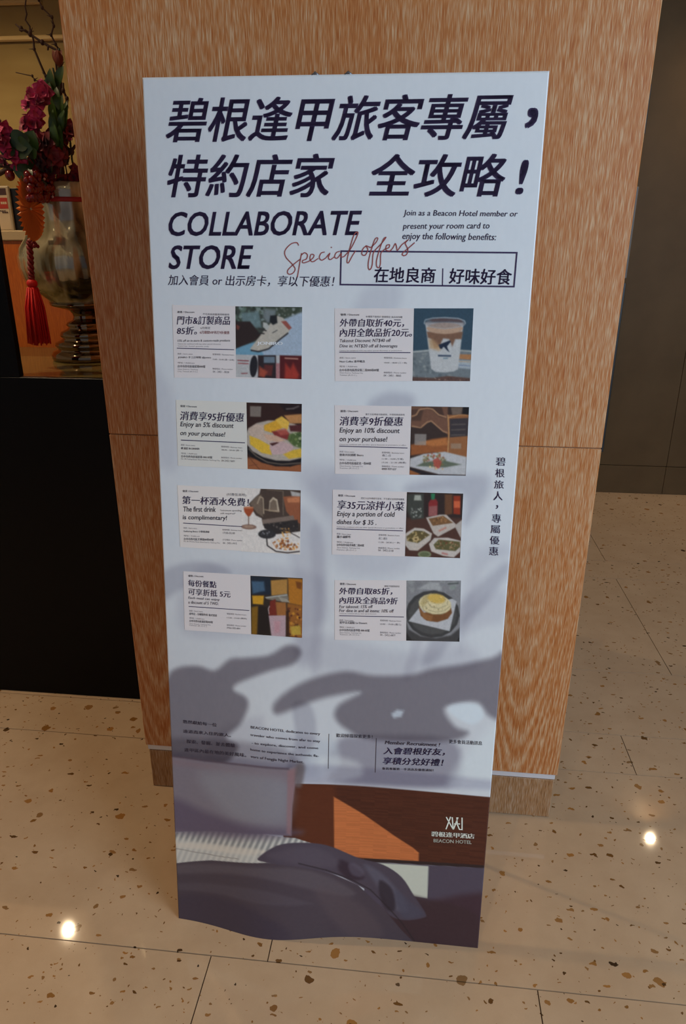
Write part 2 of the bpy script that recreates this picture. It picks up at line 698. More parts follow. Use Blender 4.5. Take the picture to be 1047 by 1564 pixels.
# upper faint shadows
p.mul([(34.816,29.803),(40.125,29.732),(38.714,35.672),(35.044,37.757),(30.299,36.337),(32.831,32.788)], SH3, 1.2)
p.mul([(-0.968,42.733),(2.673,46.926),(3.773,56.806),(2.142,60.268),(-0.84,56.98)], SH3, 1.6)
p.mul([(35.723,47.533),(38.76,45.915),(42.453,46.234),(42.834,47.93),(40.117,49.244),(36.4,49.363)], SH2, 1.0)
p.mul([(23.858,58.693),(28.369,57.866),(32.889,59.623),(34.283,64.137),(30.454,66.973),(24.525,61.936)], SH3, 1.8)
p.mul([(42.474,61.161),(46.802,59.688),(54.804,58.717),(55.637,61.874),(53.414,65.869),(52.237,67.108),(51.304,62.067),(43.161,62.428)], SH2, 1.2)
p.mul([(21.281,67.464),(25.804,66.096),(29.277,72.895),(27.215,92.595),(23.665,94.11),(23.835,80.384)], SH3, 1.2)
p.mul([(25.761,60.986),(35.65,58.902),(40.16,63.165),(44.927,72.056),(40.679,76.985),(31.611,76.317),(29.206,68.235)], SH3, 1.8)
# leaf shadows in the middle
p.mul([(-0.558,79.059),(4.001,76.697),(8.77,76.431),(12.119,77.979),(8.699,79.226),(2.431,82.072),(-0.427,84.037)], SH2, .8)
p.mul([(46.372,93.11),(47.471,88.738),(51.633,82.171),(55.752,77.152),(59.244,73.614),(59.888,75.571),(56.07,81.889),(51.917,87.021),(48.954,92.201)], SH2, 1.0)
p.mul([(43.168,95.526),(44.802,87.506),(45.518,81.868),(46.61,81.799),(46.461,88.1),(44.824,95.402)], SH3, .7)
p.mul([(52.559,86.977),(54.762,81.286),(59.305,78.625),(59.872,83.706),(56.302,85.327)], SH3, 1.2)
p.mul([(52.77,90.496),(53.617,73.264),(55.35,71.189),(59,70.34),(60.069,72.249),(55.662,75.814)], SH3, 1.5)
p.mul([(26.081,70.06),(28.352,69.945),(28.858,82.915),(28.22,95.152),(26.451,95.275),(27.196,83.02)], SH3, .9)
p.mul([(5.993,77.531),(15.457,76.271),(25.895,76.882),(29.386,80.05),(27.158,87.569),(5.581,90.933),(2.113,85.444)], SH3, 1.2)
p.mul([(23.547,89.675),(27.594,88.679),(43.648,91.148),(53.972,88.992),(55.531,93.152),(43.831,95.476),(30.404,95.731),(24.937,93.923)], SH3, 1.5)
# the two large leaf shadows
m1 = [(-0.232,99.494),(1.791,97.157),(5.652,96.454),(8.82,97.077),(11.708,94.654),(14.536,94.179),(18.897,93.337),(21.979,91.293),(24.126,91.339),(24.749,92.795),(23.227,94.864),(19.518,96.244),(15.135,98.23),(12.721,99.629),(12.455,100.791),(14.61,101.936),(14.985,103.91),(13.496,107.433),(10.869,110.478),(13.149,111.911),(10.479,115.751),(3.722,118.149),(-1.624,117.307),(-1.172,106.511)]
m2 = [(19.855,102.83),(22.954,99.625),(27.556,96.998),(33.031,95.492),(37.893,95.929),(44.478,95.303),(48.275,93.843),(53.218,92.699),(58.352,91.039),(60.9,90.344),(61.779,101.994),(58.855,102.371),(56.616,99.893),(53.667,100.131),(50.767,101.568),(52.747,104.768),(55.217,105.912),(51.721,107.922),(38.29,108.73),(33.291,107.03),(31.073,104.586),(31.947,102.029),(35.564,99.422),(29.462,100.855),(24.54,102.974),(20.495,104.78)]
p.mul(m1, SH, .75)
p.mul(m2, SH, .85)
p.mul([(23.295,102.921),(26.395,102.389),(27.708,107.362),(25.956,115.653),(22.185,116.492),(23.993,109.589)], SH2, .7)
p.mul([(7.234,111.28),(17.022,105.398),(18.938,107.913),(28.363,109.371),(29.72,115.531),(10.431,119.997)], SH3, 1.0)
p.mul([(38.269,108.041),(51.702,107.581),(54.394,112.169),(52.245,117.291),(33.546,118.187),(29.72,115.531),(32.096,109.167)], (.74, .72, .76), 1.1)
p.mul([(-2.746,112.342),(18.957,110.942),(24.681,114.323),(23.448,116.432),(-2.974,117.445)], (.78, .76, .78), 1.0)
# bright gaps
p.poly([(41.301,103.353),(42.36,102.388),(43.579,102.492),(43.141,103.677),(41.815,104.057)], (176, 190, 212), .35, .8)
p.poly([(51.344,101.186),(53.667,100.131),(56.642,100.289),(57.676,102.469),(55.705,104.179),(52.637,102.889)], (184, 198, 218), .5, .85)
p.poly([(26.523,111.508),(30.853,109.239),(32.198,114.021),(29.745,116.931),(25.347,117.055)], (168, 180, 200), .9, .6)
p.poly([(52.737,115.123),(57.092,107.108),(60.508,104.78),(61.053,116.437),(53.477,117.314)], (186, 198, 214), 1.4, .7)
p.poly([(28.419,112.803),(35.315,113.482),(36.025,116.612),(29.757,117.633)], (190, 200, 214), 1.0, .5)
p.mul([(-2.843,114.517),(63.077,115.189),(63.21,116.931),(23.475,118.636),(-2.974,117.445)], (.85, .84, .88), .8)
# headboard
hb = [(22.534,118.486),(60.403,118.688),(61.47,133.788),(37.888,134.77),(21.782,130.868)]
p.poly(hb, (66, 34, 26), .12)
nz_ = np.random.rand(len(ts), 24)
gr = np.repeat(nz_, 13, axis=1)[:, :301]
p.c += ((gr - .5) * 12 * p.mask(hb, .1))[..., None] * np.array([1, .6, .4])
p.poly([(22.535,118.614),(24.585,118.668),(24.742,130.847),(22.666,130.182)], (60, 30, 24), .4, .7, p.mask(hb, .1))
p.poly([(24.586,118.732),(31.295,118.892),(31.585,133.733),(24.742,130.847)], (80, 40, 26), .8, .8, p.mask(hb, .1))
sun = [(31.221,121.071),(37.004,124.612),(43.049,128.877),(46.382,130.952),(47.61,132),(47.648,134.091),(40.87,134.38),(31.587,133.872)]
p.poly(sun, (168, 98, 60), .16)
p.c += ((gr - .5) * 16 * p.mask(sun, .1))[..., None] * np.array([1, .7, .4])
p.poly([(37.273,134.25),(61.44,133.374),(61.489,134.064),(37.297,135.093)], (40, 30, 34), .12)
# lower wall, right
p.poly([(37.299,135.163),(61.484,133.995),(62.935,154.521),(41.651,157.307),(37.511,142.794)], (68, 62, 80), .1)
p.poly([(49.621,142.977),(61.913,140.063),(62.883,153.781),(41.625,156.548),(44.881,144.993)], (56, 40, 52), 1.2)
p.poly([(38.199,135.17),(49.576,134.788),(49.698,142.101),(45.959,141.821),(40.976,137.482)], (172, 178, 176), .14)
p.poly([(41.146,142.489),(49.586,142.259),(59.276,144.689),(60.496,154.099),(47.786,155.786)], (52, 38, 46), .8, .8)
# duvet
duv = [(-0.66,139.629),(7.257,137.356),(18.799,135.225),(24.201,135.221),(31.365,137.925),(36.233,140.344),(41.245,145.391),(45.088,150.124),(48.424,153.591),(47.82,156.539),(-2.266,163.15)]
p.poly(duv, (64, 57, 70), .12)
for (q, cc, sf, al) in (
        ([(-0.019,139.897),(23.023,136.225),(35.05,141.47),(32.663,142.937),(16.953,138.765),(-0.103,142.114)], (82, 76, 88), .6, .7),
        ([(0.142,144.295),(16.951,141.539),(26.675,144.058),(25.486,144.686),(10.426,144.717),(0.086,145.794)], (76, 70, 84), .5, .6),
        ([(0.029,147.303),(14.371,145.687),(23.12,152.587),(0.748,154.784)], (54, 48, 66), 1.2, .7),
        ([(27.835,141.296),(36.335,144.315),(41.446,151.287),(35.327,153.245)], (80, 70, 80), 1.0, .5)):
    p.poly(q, cc, sf, al)
# striped pillow cover and sheet
shp = [(-0.257,132.566),(5.45,131.197),(16.934,129.336),(24.14,129.84),(28.88,131.626),(34.881,134.376),(32.535,136.528),(24.203,135.425),(18.8,135.36),(7.255,137.428),(-0.27,139.644)]
p.poly(shp, (176, 178, 182), .1)
shm = p.mask(shp, .1)
stp = .5 + .5 * np.sin((S * 1.0 + (T - 130) * .40) * 2 * math.pi / 1.15)
p.c -= (stp * shm * 60 * np.clip((134.5 - T) / 1.5 + .2, .3, 1))[..., None] * np.array([1, .98, .92])
p.poly([(0.173,134.794),(6.03,133.887),(16.944,132.659),(18.179,133.485),(13.799,134.502),(4.033,135.573),(0.132,135.88)], (186, 182, 180), .5, .7)
p.line([(-0.266,136.155),(4.012,136.292),(9.249,136.074),(13.152,135.616)], .12, (110, 104, 106), .1, .9)
p.poly([(16.949,134.676),(20.592,131.589),(24.742,130.847),(30.061,131.512),(36.074,134.182),(40.903,135.363),(44.591,137.819),(47.163,141.825),(49.505,145.533),(49.197,146.668),(45.599,147.695),(42.512,146.725),(40.565,143.271),(35.008,139.678),(31.365,137.925),(24.804,136.124),(18.8,135.36)], (66, 60, 76), .14, sm=True)
for (q, cc, sf, al) in (
        ([(32.499,134.777),(34.915,135.78),(37.392,138.488),(34.999,139.322),(32.549,137.232)], (46, 36, 50), .5, .9),
        ([(37.313,135.656),(40.976,137.482),(44.764,142.102),(46.118,145.578),(43.066,145.199),(40.494,141.107)], (84, 84, 104), .6, .7),
        ([(34.316,135.799),(35.507,135.474),(37.352,137.068),(36.789,138.526),(34.966,137.899)], (84, 80, 100), .4, .6),
        ([(40.423,138.96),(42.904,140.864),(43.671,145.131),(42.169,145.661),(40.542,142.548)], (40, 34, 46), .4, .8),
        ([(43.505,140.8),(46.627,143.334),(49.162,145.94),(45.581,147.255),(44.276,145.063)], (66, 66, 86), .5, .7),
        ([(18.792,133.746),(24.164,131.844),(28.891,132.309),(32.506,135.126),(30.146,136.491),(23.014,135.206)], (78, 72, 88), .8, .6)):
    p.poly(q, cc, sf, al)
p.line([(24.794,135.304),(30.156,137.051),(34.996,139.179),(38.681,141.264),(42.143,144.933),(45.014,148.281),(48.418,153.442)], .22, (36, 30, 38), .16, .8)
# cushion
cu = [(-0.726,115.596),(6.454,115.81),(14.459,115.562),(22.791,115.421),(24.185,114.851),(24.431,115.859),(23.889,119.074),(23.476,123.604),(23.426,129.377),(18.766,129.231),(9.338,130.504),(-0.122,132.405),(-0.699,124.328)]
p.poly(cu, (106, 102, 118), .12)
p.poly([(-0.13,116.206),(10.775,116.617),(22.797,115.928),(23.981,117.151),(23.772,119.078),(16.884,117.674),(4.546,117.531),(-0.303,117.439)], (110, 98, 113), .8, .8)
p.poly([(5.763,118.7),(21.639,117.259),(22.438,125.585),(16.927,127.361),(10.67,126.548)], (117, 118, 134), 2.2, .9)
p.poly([(-0.473,124.995),(6.201,126.759),(13.823,127.901),(23.236,128.189),(23.307,129.245),(-0.38,132.44)], (80, 72, 95), 1.4, .85)
p.poly([(22.563,115.94),(24.306,115.228),(23.476,123.604),(23.307,129.245),(22.474,128.863)], (128, 98, 108), .35, .7)
p.line([(-0.726,115.596),(6.454,115.81),(14.459,115.562),(22.792,115.548)], .35, (72, 62, 78), .25, .9)
p.poly([(24.182,114.598),(25.697,114.794),(25.174,119.039),(23.997,118.429)], (90, 84, 92), .5, .8)
p.grain(1.6, None, 1, 1)
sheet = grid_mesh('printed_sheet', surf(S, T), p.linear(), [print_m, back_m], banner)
md = sheet.modifiers.new('thickness', 'SOLIDIFY')
md.thickness = 0.0008
md.offset = -1
md.material_offset = 1
md.material_offset_rim = 1

# ---------------------------------------------------------------- lettering
DARK = (50, 40, 74)
GREY = (70, 66, 84)
_cache = {}


def text_shape(txt, bold, shear, res):
    key = (txt, bold, shear, res)
    if key in _cache:
        return _cache[key]
    cu = bpy.data.curves.new('t', 'FONT')
    cu.body = txt
    cu.size = 1.0
    cu.resolution_u = res
    o = bpy.data.objects.new('t', cu)
    COL.objects.link(o)
    bpy.context.view_layer.update()
    me = bpy.data.meshes.new_from_object(o.evaluated_get(bpy.context.evaluated_depsgraph_get()))
    co = np.empty(len(me.vertices) * 3)
    me.vertices.foreach_get('co', co)
    co = co.reshape(-1, 3)[:, :2].copy()
    F = [tuple(pl.vertices) for pl in me.polygons]
    bpy.data.objects.remove(o)
    bpy.data.curves.remove(cu)
    bpy.data.meshes.remove(me)
    if bold:
        # a heavier weight: the outline laid down again, shifted by a fraction of a stroke
        sh = [(-bold, 0), (bold, 0)] if res < 3 else [(i_ * bold, j_ * bold * .7) for i_ in (-1, 1) for j_ in (-1, 1)]
        n0 = len(co)
        F = [tuple(i + q * n0 for i in f) for q in range(len(sh)) for f in F]
        co = np.concatenate([co + np.array(d) for d in sh])
    lo, hi = co.min(0), co.max(0)
    co[:, 0] += shear * (co[:, 1] - lo[1])
    lo, hi = co.min(0), co.max(0)
    co = (co - lo) / np.maximum(hi - lo, 1e-6)
    _cache[key] = (co, F)
    return _cache[key]


class Letters:
    def __init__(self, off=0.5):
        self.V, self.F, self.M, self.mats, self.off = [], [], [], [], off

    def _mi(self, col):
        m = ink_mat(col)
        if m not in self.mats:
            self.mats.append(m)
        return self.mats.index(m)

    def _add(self, P, F, col):
        n = len(self.V)
        self.V += [tuple(x) for x in P]
        self.F += [tuple(i + n for i in f) for f in F]
        self.M += [self._mi(col)] * len(F)

    def text(self, txt, frame, col=DARK, bold=0.012, shear=0.0, res=2):
        bl, br, tl = [np.array(q) for q in frame]
        co, F = text_shape(txt, bold, shear, res)
        q = bl + co[:, :1] * (br - bl) + co[:, 1:] * (tl - bl)
        self._add(surf(q[:, 0], q[:, 1], self.off), F, col)

    def stroke(self, pts, w, col=DARK, closed=False, smooth=0, mitre=True):
        P = [Vector((a, b, 0)) for a, b in pts]
        if smooth:
            P = catmull(P, smooth)
        if closed:
            P = P + [P[0]]
        Q = [P[0]]
        for a, b in zip(P[:-1], P[1:]):
            k = max(1, int((b - a).length / 1.0))
            Q += [a.lerp(b, (i + 1) / k) for i in range(k)]
        V, F = [], []
        n = len(Q)
        for i, q in enumerate(Q):
            if closed and i in (0, n - 1):
                d1, d2 = (Q[1] - Q[0]).normalized(), (Q[-1] - Q[-2]).normalized()
            else:
                d1, d2 = (Q[min(i + 1, n - 1)] - Q[min(i, n - 2)]).normalized(), (Q[max(i, 1)] - Q[max(i - 1, 0)]).normalized()
            d = (d1 + d2)
            d = d.normalized() if d.length > 1e-6 else d1
            c = max(.5, d.dot(d1))
            nn = Vector((-d.y, d.x, 0)) * w / 2 / c
            V += [(q + nn)[:2], (q - nn)[:2]]
        V = np.array([[v[0], v[1]] for v in V])
        for i in range(n - 1):
            F.append((2 * i, 2 * i + 1, 2 * i + 3, 2 * i + 2))
        self._add(surf(V[:, 0], V[:, 1], self.off), F, col)

    def fill(self, pts, col):
        V = np.array(pts)
        self._add(surf(V[:, 0], V[:, 1], self.off), [tuple(range(len(pts)))], col)

    def build(self, name, parent):
        return link_mesh(name, self.V, self.F, self.mats, parent, False, self.M)


L = Letters()
L.text('碧根逢甲旅客專屬', [(3.246,8.955),(55.033,8.875),(3.504,2.8)], DARK, .017, .20, 3)
L.text('，', [(57.164,7.412),(59.104,7.427),(56.944,4.703)], DARK, .022, .10, 3)
L.text('特約店家', [(3.184,16.778),(29.255,16.747),(3.438,10.638)], DARK, .017, .20, 3)
L.text('全攻略', [(34.747,16.682),(55.082,16.658),(34.572,10.718)], DARK, .017, .20, 3)
L.text('!', [(56.504,16.315),(58.488,16.314),(56.134,11.591)], DARK, .017, .20, 3)
L.build('headline_lettering', banner)
L = Letters()
L.text('COLLABORATE', [(3.151,22.476),(33.635,22.162),(3.298,18.883)], DARK, .018, .20, 3)
L.text('STORE', [(2.948,27.441),(16.684,27.291),(3.095,23.831)], DARK, .018, .20, 3)
L.build('title_lettering', banner)
L = Letters()
L.text('加入會員 or 出示房卡，享以下優惠！', [(2.778,29.902),(29.674,29.796),(2.846,28.259)], DARK, .006, .12)
L.build('subtitle_lettering', banner)
L = Letters()
L.text('Join as a Beacon Hotel member or', [(40.053,19.528),(57.127,19.636),(40.01,18.476)], DARK, .01, .18)
L.text('present your room card to', [(40.069,21.47),(53.106,21.338),(40.024,20.35)], DARK, .01, .18)
L.text('enjoy the following benefits:', [(40.067,22.953),(54.208,23.029),(40.016,21.707)], DARK, .01, .18)
L.build('note_lettering', banner)
L = Letters(.45)
L.stroke([(30.677,24.464),(57.387,24.475),(57.338,29.365),(30.645,29.412)], .24, DARK, closed=True)
L.text('在地良商', [(35.884,29.037),(45.47,29.036),(35.812,26.718)], DARK, .016, .10, 3)
L.stroke([(46.427,26.846),(46.501,29.388)], .16, DARK)
L.text('好味好食', [(47.432,29.072),(57.009,29.128),(47.303,26.776)], DARK, .016, .10, 3)
L.build('framed_lettering', banner)
L = Letters(.7)
PINK = (128, 66, 70)
for st_ in (
        [(24.03,23.701),(23.688,23.282),(22.781,23.5),(21.871,24.459),(21.986,25.415),(23.017,26.473),(23.477,27.217),(23.021,27.867),(22.379,27.917),(22.332,27.337),(23.246,26.47),(24.337,25.67)],
        [(24.491,24.819),(24.27,25.926),(24.049,27.211),(23.826,28.396)], [(24.38,25.181),(24.945,24.751),(25.401,25.065),(25.247,25.661),(24.657,25.923),(24.751,26.263),(25.636,26.02)],
        [(25.636,26.02),(26.313,25.481),(26.422,25.056),(25.968,25.018),(25.815,25.699),(26.251,26.077),(27.107,25.58)],
        [(28.112,24.618),(27.55,24.792),(27.287,25.472),(27.676,25.83),(28.283,25.505)], [(28.283,25.505),(28.904,24.823),(28.711,25.459),(29.032,25.732),(29.589,25.345)], [(29.114,23.852),(29.206,24.019)],
        [(30.473,24.493),(29.916,24.708),(29.679,25.344),(30.11,25.488),(30.704,24.807),(30.67,25.335),(31.163,25.267)],
        [(31.163,25.267),(32.255,23.953),(33.209,21.963),(32.981,21.715),(32.55,22.279),(31.929,24.375),(31.625,25.855),(31.857,26.17),(32.396,25.214),(32.935,24.367)],
        [(34.588,23.62),(34.046,24.148),(33.91,24.884),(34.427,25.027),(34.829,24.246),(34.545,23.684),(35.264,23.929)],
        [(35.264,23.929),(36.019,23.192),(36.309,22.566),(35.891,22.673),(35.382,24.137),(34.986,25.822),(34.972,26.88),(35.248,27.131),(35.563,26.45),(35.63,24.974),(35.877,24.342)],
        [(35.877,24.342),(36.908,23.29),(37.542,22.454),(37.196,22.664),(36.707,23.917),(36.251,25.599),(36.237,26.549),(36.582,26.863),(36.828,26.226),(36.846,24.753),(37.423,24.121)],
        [(37.423,24.121),(38.036,23.907),(38.131,23.489),(37.693,23.597),(37.604,24.224),(38.229,24.365),(38.699,23.902)],
        [(38.699,23.902),(39.008,23.316),(39.199,23.689),(39.376,24.272),(40.006,23.475)],
        [(40.006,23.475),(40.964,22.742),(40.547,23.263),(40.956,24.092),(40.833,24.823),(40.401,25.057),(40.167,24.724),(41.123,23.882),(41.969,23.149)]):
    L.stroke(st_, .15, PINK, smooth=5)
o = L.build('script_lettering', banner)
o['label'] = 'dusty red handwritten words Special offers'
L = Letters()
for ch, fr in zip('碧根旅人', ([(56.626,57.166),(58.151,57.138),(56.527,55.781)], [(56.665,59.062),(58.15,59.067),(56.563,57.633)], [(56.608,60.978),(58.161,60.943),(56.51,59.604)], [(56.617,62.94),(58.112,62.906),(56.509,61.42)])):
    L.text(ch, fr, DARK, .012)
L.text('，', [(57.112,64.382),(57.535,64.362),(57.065,63.736)], DARK, .012)
for ch, fr in zip('專屬優惠', ([(56.66,66.773),(58.166,66.734),(56.553,65.264)], [(56.556,68.58),(58.134,68.535),(56.459,67.198)], [(56.591,70.499),(58.145,70.487),(56.489,69.037)], [(56.591,72.4),(58.118,72.387),(56.488,70.926)])):
    L.text(ch, fr, DARK, .012)
L.build('vertical_lettering', banner)
L = Letters()
NAVY = (50, 44, 60)
L.text('悠然獻給每一位', [(2.425,108.348),(9.047,108.414),(2.45,107.63)], NAVY, .02)
L.text('遠道而來入住的旅人。', [(2.418,110.377),(11.75,110.197),(2.442,109.653)], NAVY, .02)
L.text('探索、發掘、並去體驗', [(3.023,112.485),(12.523,112.202),(3.049,111.691)], NAVY, .02)
L.text('逢甲區內最在地的美好風味。', [(2.532,114.329),(14.699,113.893),(2.559,113.529)], NAVY, .02)
L.text('BEACON HOTEL dedicates to every', [(15.54,108.156),(28.495,108.599),(15.54,107.468)], NAVY, .02)
L.text('traveler who comes from afar to stay', [(15.48,109.635),(28.519,110.054),(15.48,109.007)], NAVY, .02)
L.text('- to explore, discover, and come', [(15.721,111.243),(28.196,111.466),(15.72,110.614)], NAVY, .02)
L.text('home to experience the authentic fla-', [(15.482,112.594),(28.337,113.056),(15.482,111.963)], NAVY, .02)
L.text('vors of Fengjia Night Market.', [(15.544,114.042),(25.514,114.438),(15.543,113.346)], NAVY, .02)
L.stroke([(30.1,108.069),(30.115,115.205)], .10, NAVY)
L.stroke([(38.81,108.358),(38.835,115.482)], .10, NAVY)
L.text('歡迎掃描探索更多！', [(31.44,108.686),(38.129,108.54),(31.424,107.925)], NAVY, .01)
L.text('Member Recruitment !', [(40.39,109.446),(50.419,109.084),(40.366,108.743)], NAVY, .03, .2)
L.text('入會碧根好友，', [(40.178,111.591),(51.36,110.855),(40.127,110.111)], DARK, .02, .16, 3)
L.text('享積分兌好禮！', [(40.133,113.641),(51.255,113.057),(40.082,112.15)], DARK, .02, .16, 3)
L.text('會員專屬第一手消息及優惠通知！', [(40.057,114.791),(49.504,114.324),(40.039,114.269)], NAVY, .02)
L.text('更多會員活動訊息', [(51.95,108.311),(57.857,108.168),(51.903,107.49)], NAVY, .01)
L.build('member_lettering', banner)
L = Letters()
WHT = (204, 204, 206)
for st_ in ([(52.294,123.656),(53.732,126.188)], [(53.099,123.53),(52.403,126.285)], [(53.398,123.585),(53.732,126.188)], [(53.769,126.184),(54.462,123.518)], [(53.846,124.962),(54.402,124.991)], [(54.242,123.541),(54.397,124.905),(54.913,124.894)], [(54.402,124.991),(54.872,126.068),(55.352,126.06),(55.196,123.486)]):
    L.stroke(st_, .21, WHT)
L.text('碧根逢甲酒店', [(49.742,128.096),(57.751,127.805),(49.687,127.007)], WHT, .03, 0)
L.text('BEACON HOTEL', [(50.255,129.359),(57.309,128.99),(50.217,128.615)], WHT, .008, 0, 3)
o = L.build('hotel_logo', banner)
o['label'] = 'white printed hotel logo with name below'

# ---------------------------------------------------------------- the eight pasted offer cards
GR2 = (110, 108, 120)
MIDG = (84, 82, 94)


def card(corners, paper, label):
    """corners TL, TR, BR, BL of the card in sheet centimetres"""
    TL, TR, BR, BL = [np.array(q) for q in corners]
    n, k = 14, 10
    u = np.linspace(0, 1, n)[None, :, None]
    v = np.linspace(0, 1, k)[:, None, None]
    Q = (TL * (1 - u) + TR * u) * (1 - v) + (BL * (1 - u) + BR * u) * v
    c = np.zeros(Q.shape[:2] + (3,))
    c[:] = ink(paper)
    P = surf(Q[..., 0], Q[..., 1], .5)
    o = grid_mesh('offer_card', P, c, print_m, banner)
    o.data.polygons.foreach_set('use_smooth', [False] * len(o.data.polygons))
    md = o.modifiers.new('thickness', 'SOLIDIFY')
    md.thickness = .0004
    md.offset = -1
    o['label'] = label
    return o


def photo(corners, base, nx, ny):
    TL, TR, BR, BL = [np.array(q) for q in corners]
    u = np.linspace(0, 1, nx)[None, :, None]
    v = np.linspace(0, 1, ny)[:, None, None]
    Q = (TL * (1 - u) + TR * u) * (1 - v) + (BL * (1 - u) + BR * u) * v
    return Paint(Q[..., 0], Q[..., 1], base)


def photo_mesh(p, parent, name='photo_print', tone=.90):
    # a small print: slightly soft, with fine grain
    c = p.c
    for ax in (0, 1):
        a = np.concatenate([c.take([0], ax), c, c.take([-1], ax)], ax)
        n_ = c.shape[ax]
        c = (a.take(range(0, n_), ax) + 2 * a.take(range(1, n_ + 1), ax) + a.take(range(2, n_ + 2), ax)) / 4
    g = np.random.rand(*c.shape[:2]) - .5
    g2 = np.repeat(np.repeat(np.random.rand(c.shape[0] // 4 + 1, c.shape[1] // 4 + 1) - .5, 4, 0), 4, 1)[:c.shape[0], :c.shape[1]]
    lum = c.mean(-1, keepdims=True)
    p.c = (c * .86 + lum * .14) * (1 + (g * .06 + g2 * .05)[..., None]) * tone
    return grid_mesh(name, surf(p.S, p.T, .62), p.linear(), photo_m, parent)


PAPER = (188, 186, 198)
PAPER2 = (184, 186, 192)
# --- card 1: shoes
cd = card([(3.36,32.907),(24.615,32.898),(24.592,44.195),(3.272,44.482)], PAPER, 'card for a shoe shop, photo of a white sneaker')
L = Letters(.85)
L.text('優惠 / Discount', [(4.152,34.172),(7.032,34.123),(4.165,33.835)], MIDG, .02)
L.text('不可與其他優惠同時使用', [(8.385,34.413),(12.737,34.427),(8.394,34.099)], MIDG, .0)
L.text('門市&訂製商品', [(4.013,35.956),(12.876,35.858),(4.064,34.601)], DARK, .02, .12)
L.text('85折。', [(3.952,37.548),(7.335,37.48),(3.999,36.319)], DARK, .02, .12)
L.text('6月限定', [(7.938,36.606),(9.593,36.574),(7.949,36.244)], MIDG, .0)
L.text('6月期間VIP再打9折優惠', [(7.82,37.357),(12.729,37.326),(7.835,36.857)], (130, 80, 88), .01)
L.text('15% off on in-store & custom-made products', [(4.051,38.803),(12.825,38.571),(4.068,38.345)], MIDG, .008, .15)
L.text('Cannot be combined with any other special discounts', [(4.037,39.171),(11.235,39.061),(4.046,38.918)], GR2, .0)
L.text('Valid for hotel guests only', [(4.024,39.515),(9.277,39.469),(4.032,39.285)], GR2, .0)
L.stroke([(3.894,39.725),(13.473,39.742)], .12, DARK)
L.text('商家 / Store name', [(3.953,40.738),(6.508,40.726),(3.964,40.461)], GR2, .0)
L.text('JONIRO 手工訂製鞋 @joniro', [(4.002,41.385),(9.592,41.299),(4.017,40.991)], MIDG, .02)
L.text('地址 / Address', [(3.924,42.176),(6.779,42.153),(3.934,41.897)], GR2, .0)
L.text('台中市西屯區福星路000號', [(3.899,42.829),(8.584,42.758),(3.915,42.409)], MIDG, .02)
L.text('Xitun District, Taichung', [(3.884,43.249),(7.306,43.209),(3.892,43.015)], GR2, .0)
L.text('City, Taiwan (R.O.C.)', [(3.87,43.6),(7.246,43.56),(3.879,43.366)], GR2, .0)
L.text('營業時間 / Business hours', [(9.849,40.695),(13.457,40.703),(9.856,40.419)], GR2, .0)
L.text('12:00 - 22:00 (週一公休)', [(9.876,41.523),(13.441,41.576),(9.884,41.2)], MIDG, .0)
L.text('聯絡電話 / Phone number', [(9.791,43.006),(13.224,43.012),(9.798,42.728)], GR2, .0)
L.text('04 - 2451 - 8520', [(9.827,43.493),(12.563,43.516),(9.835,43.191)], MIDG, .0)
L.build('lettering', cd)
p = photo([(13.78,32.963),(24.615,32.898),(24.592,44.195),(13.712,44.09)], (60, 62, 66), 120, 126)
p.poly([(13.593,32.855),(24.798,32.676),(24.851,40.484),(13.456,40.749)], (58, 66, 62))
p.speckle([(13.593,32.855),(18.991,32.769),(18.509,34.994),(16.617,35.922),(13.547,35.531)], [(36, 44, 40), (86, 110, 104), (60, 76, 60), (120, 140, 146)], 60, .2, .5, 2, .08)
p.poly([(14.755,33.946),(17.58,33.676),(18.03,36.12),(16.139,36.38),(14.85,35.507)], (104, 134, 150), .25, .8)
p.poly([(18.288,33.111),(24.568,32.899),(24.581,34.884),(19.916,34.968)], (60, 72, 62), .2)
p.speckle([(20.39,32.967),(24.568,32.899),(24.577,34.221),(20.62,34.29)], [(44, 56, 44), (96, 104, 98), (150, 160, 170)], 24, .15, .35, 4, .08)
p.poly([(18.521,33.218),(20.389,33.408),(20.15,34.964),(18.976,35.431),(18.277,34.553)], (120, 134, 150), .3, .8)
p.poly([(21.32,34.943),(24.804,33.555),(24.851,40.484),(18.471,40.632),(15.136,40.481)], (150, 172, 206), .25)
p.poly([(13.719,39.371),(17.065,38.391),(18.471,40.632),(13.456,40.749)], (96, 150, 190), .2)
p.poly([(13.669,35.305),(16.153,35.26),(18.02,37.468),(16.59,38.401),(13.715,39.599)], (46, 34, 34), .15)
p.poly([(13.899,35.749),(14.486,36.075),(14.24,36.642),(13.887,36.424)], (130, 60, 50), .1, .8)
p.poly([(16.102,39.546),(18.498,36.559),(20.62,34.29),(21.554,34.606),(22.723,36.253),(22.257,37.157),(18.476,39.835),(16.573,39.991)], (176, 172, 170), .1)
p.poly([(19.451,34.31),(20.503,34.181),(20.618,35.401),(19.913,35.749),(19.329,35.202)], (30, 32, 38), .12)
p.poly([(18.272,35.333),(18.858,35.433),(19.325,35.983),(18.969,36.55),(18.266,36.115)], (170, 176, 184), .1)
p.line([(16.218,39.771),(17.525,39.97),(19.19,39.478),(20.847,38.085),(22.373,36.931)], .22, (36, 36, 44), .1)
p.poly([(21.203,35.168),(22.02,35.042),(22.956,36.137),(22.49,36.481)], (150, 76, 70), .1)
for k in range(5):
    p.line([(a + k * .0, b) for a, b in [(17.074,37.487),(18.962,37.899)]], .10, (60, 56, 60), .06, .0)
p.line([(17.078,37.036),(18.495,37.12)], .18, (40, 38, 42), .08)
p.line([(17.557,36.353),(18.851,36.664)], .18, (50, 46, 50), .08)
p.line([(19.791,36.982),(20.615,36.518)], .12, (60, 60, 70), .05)
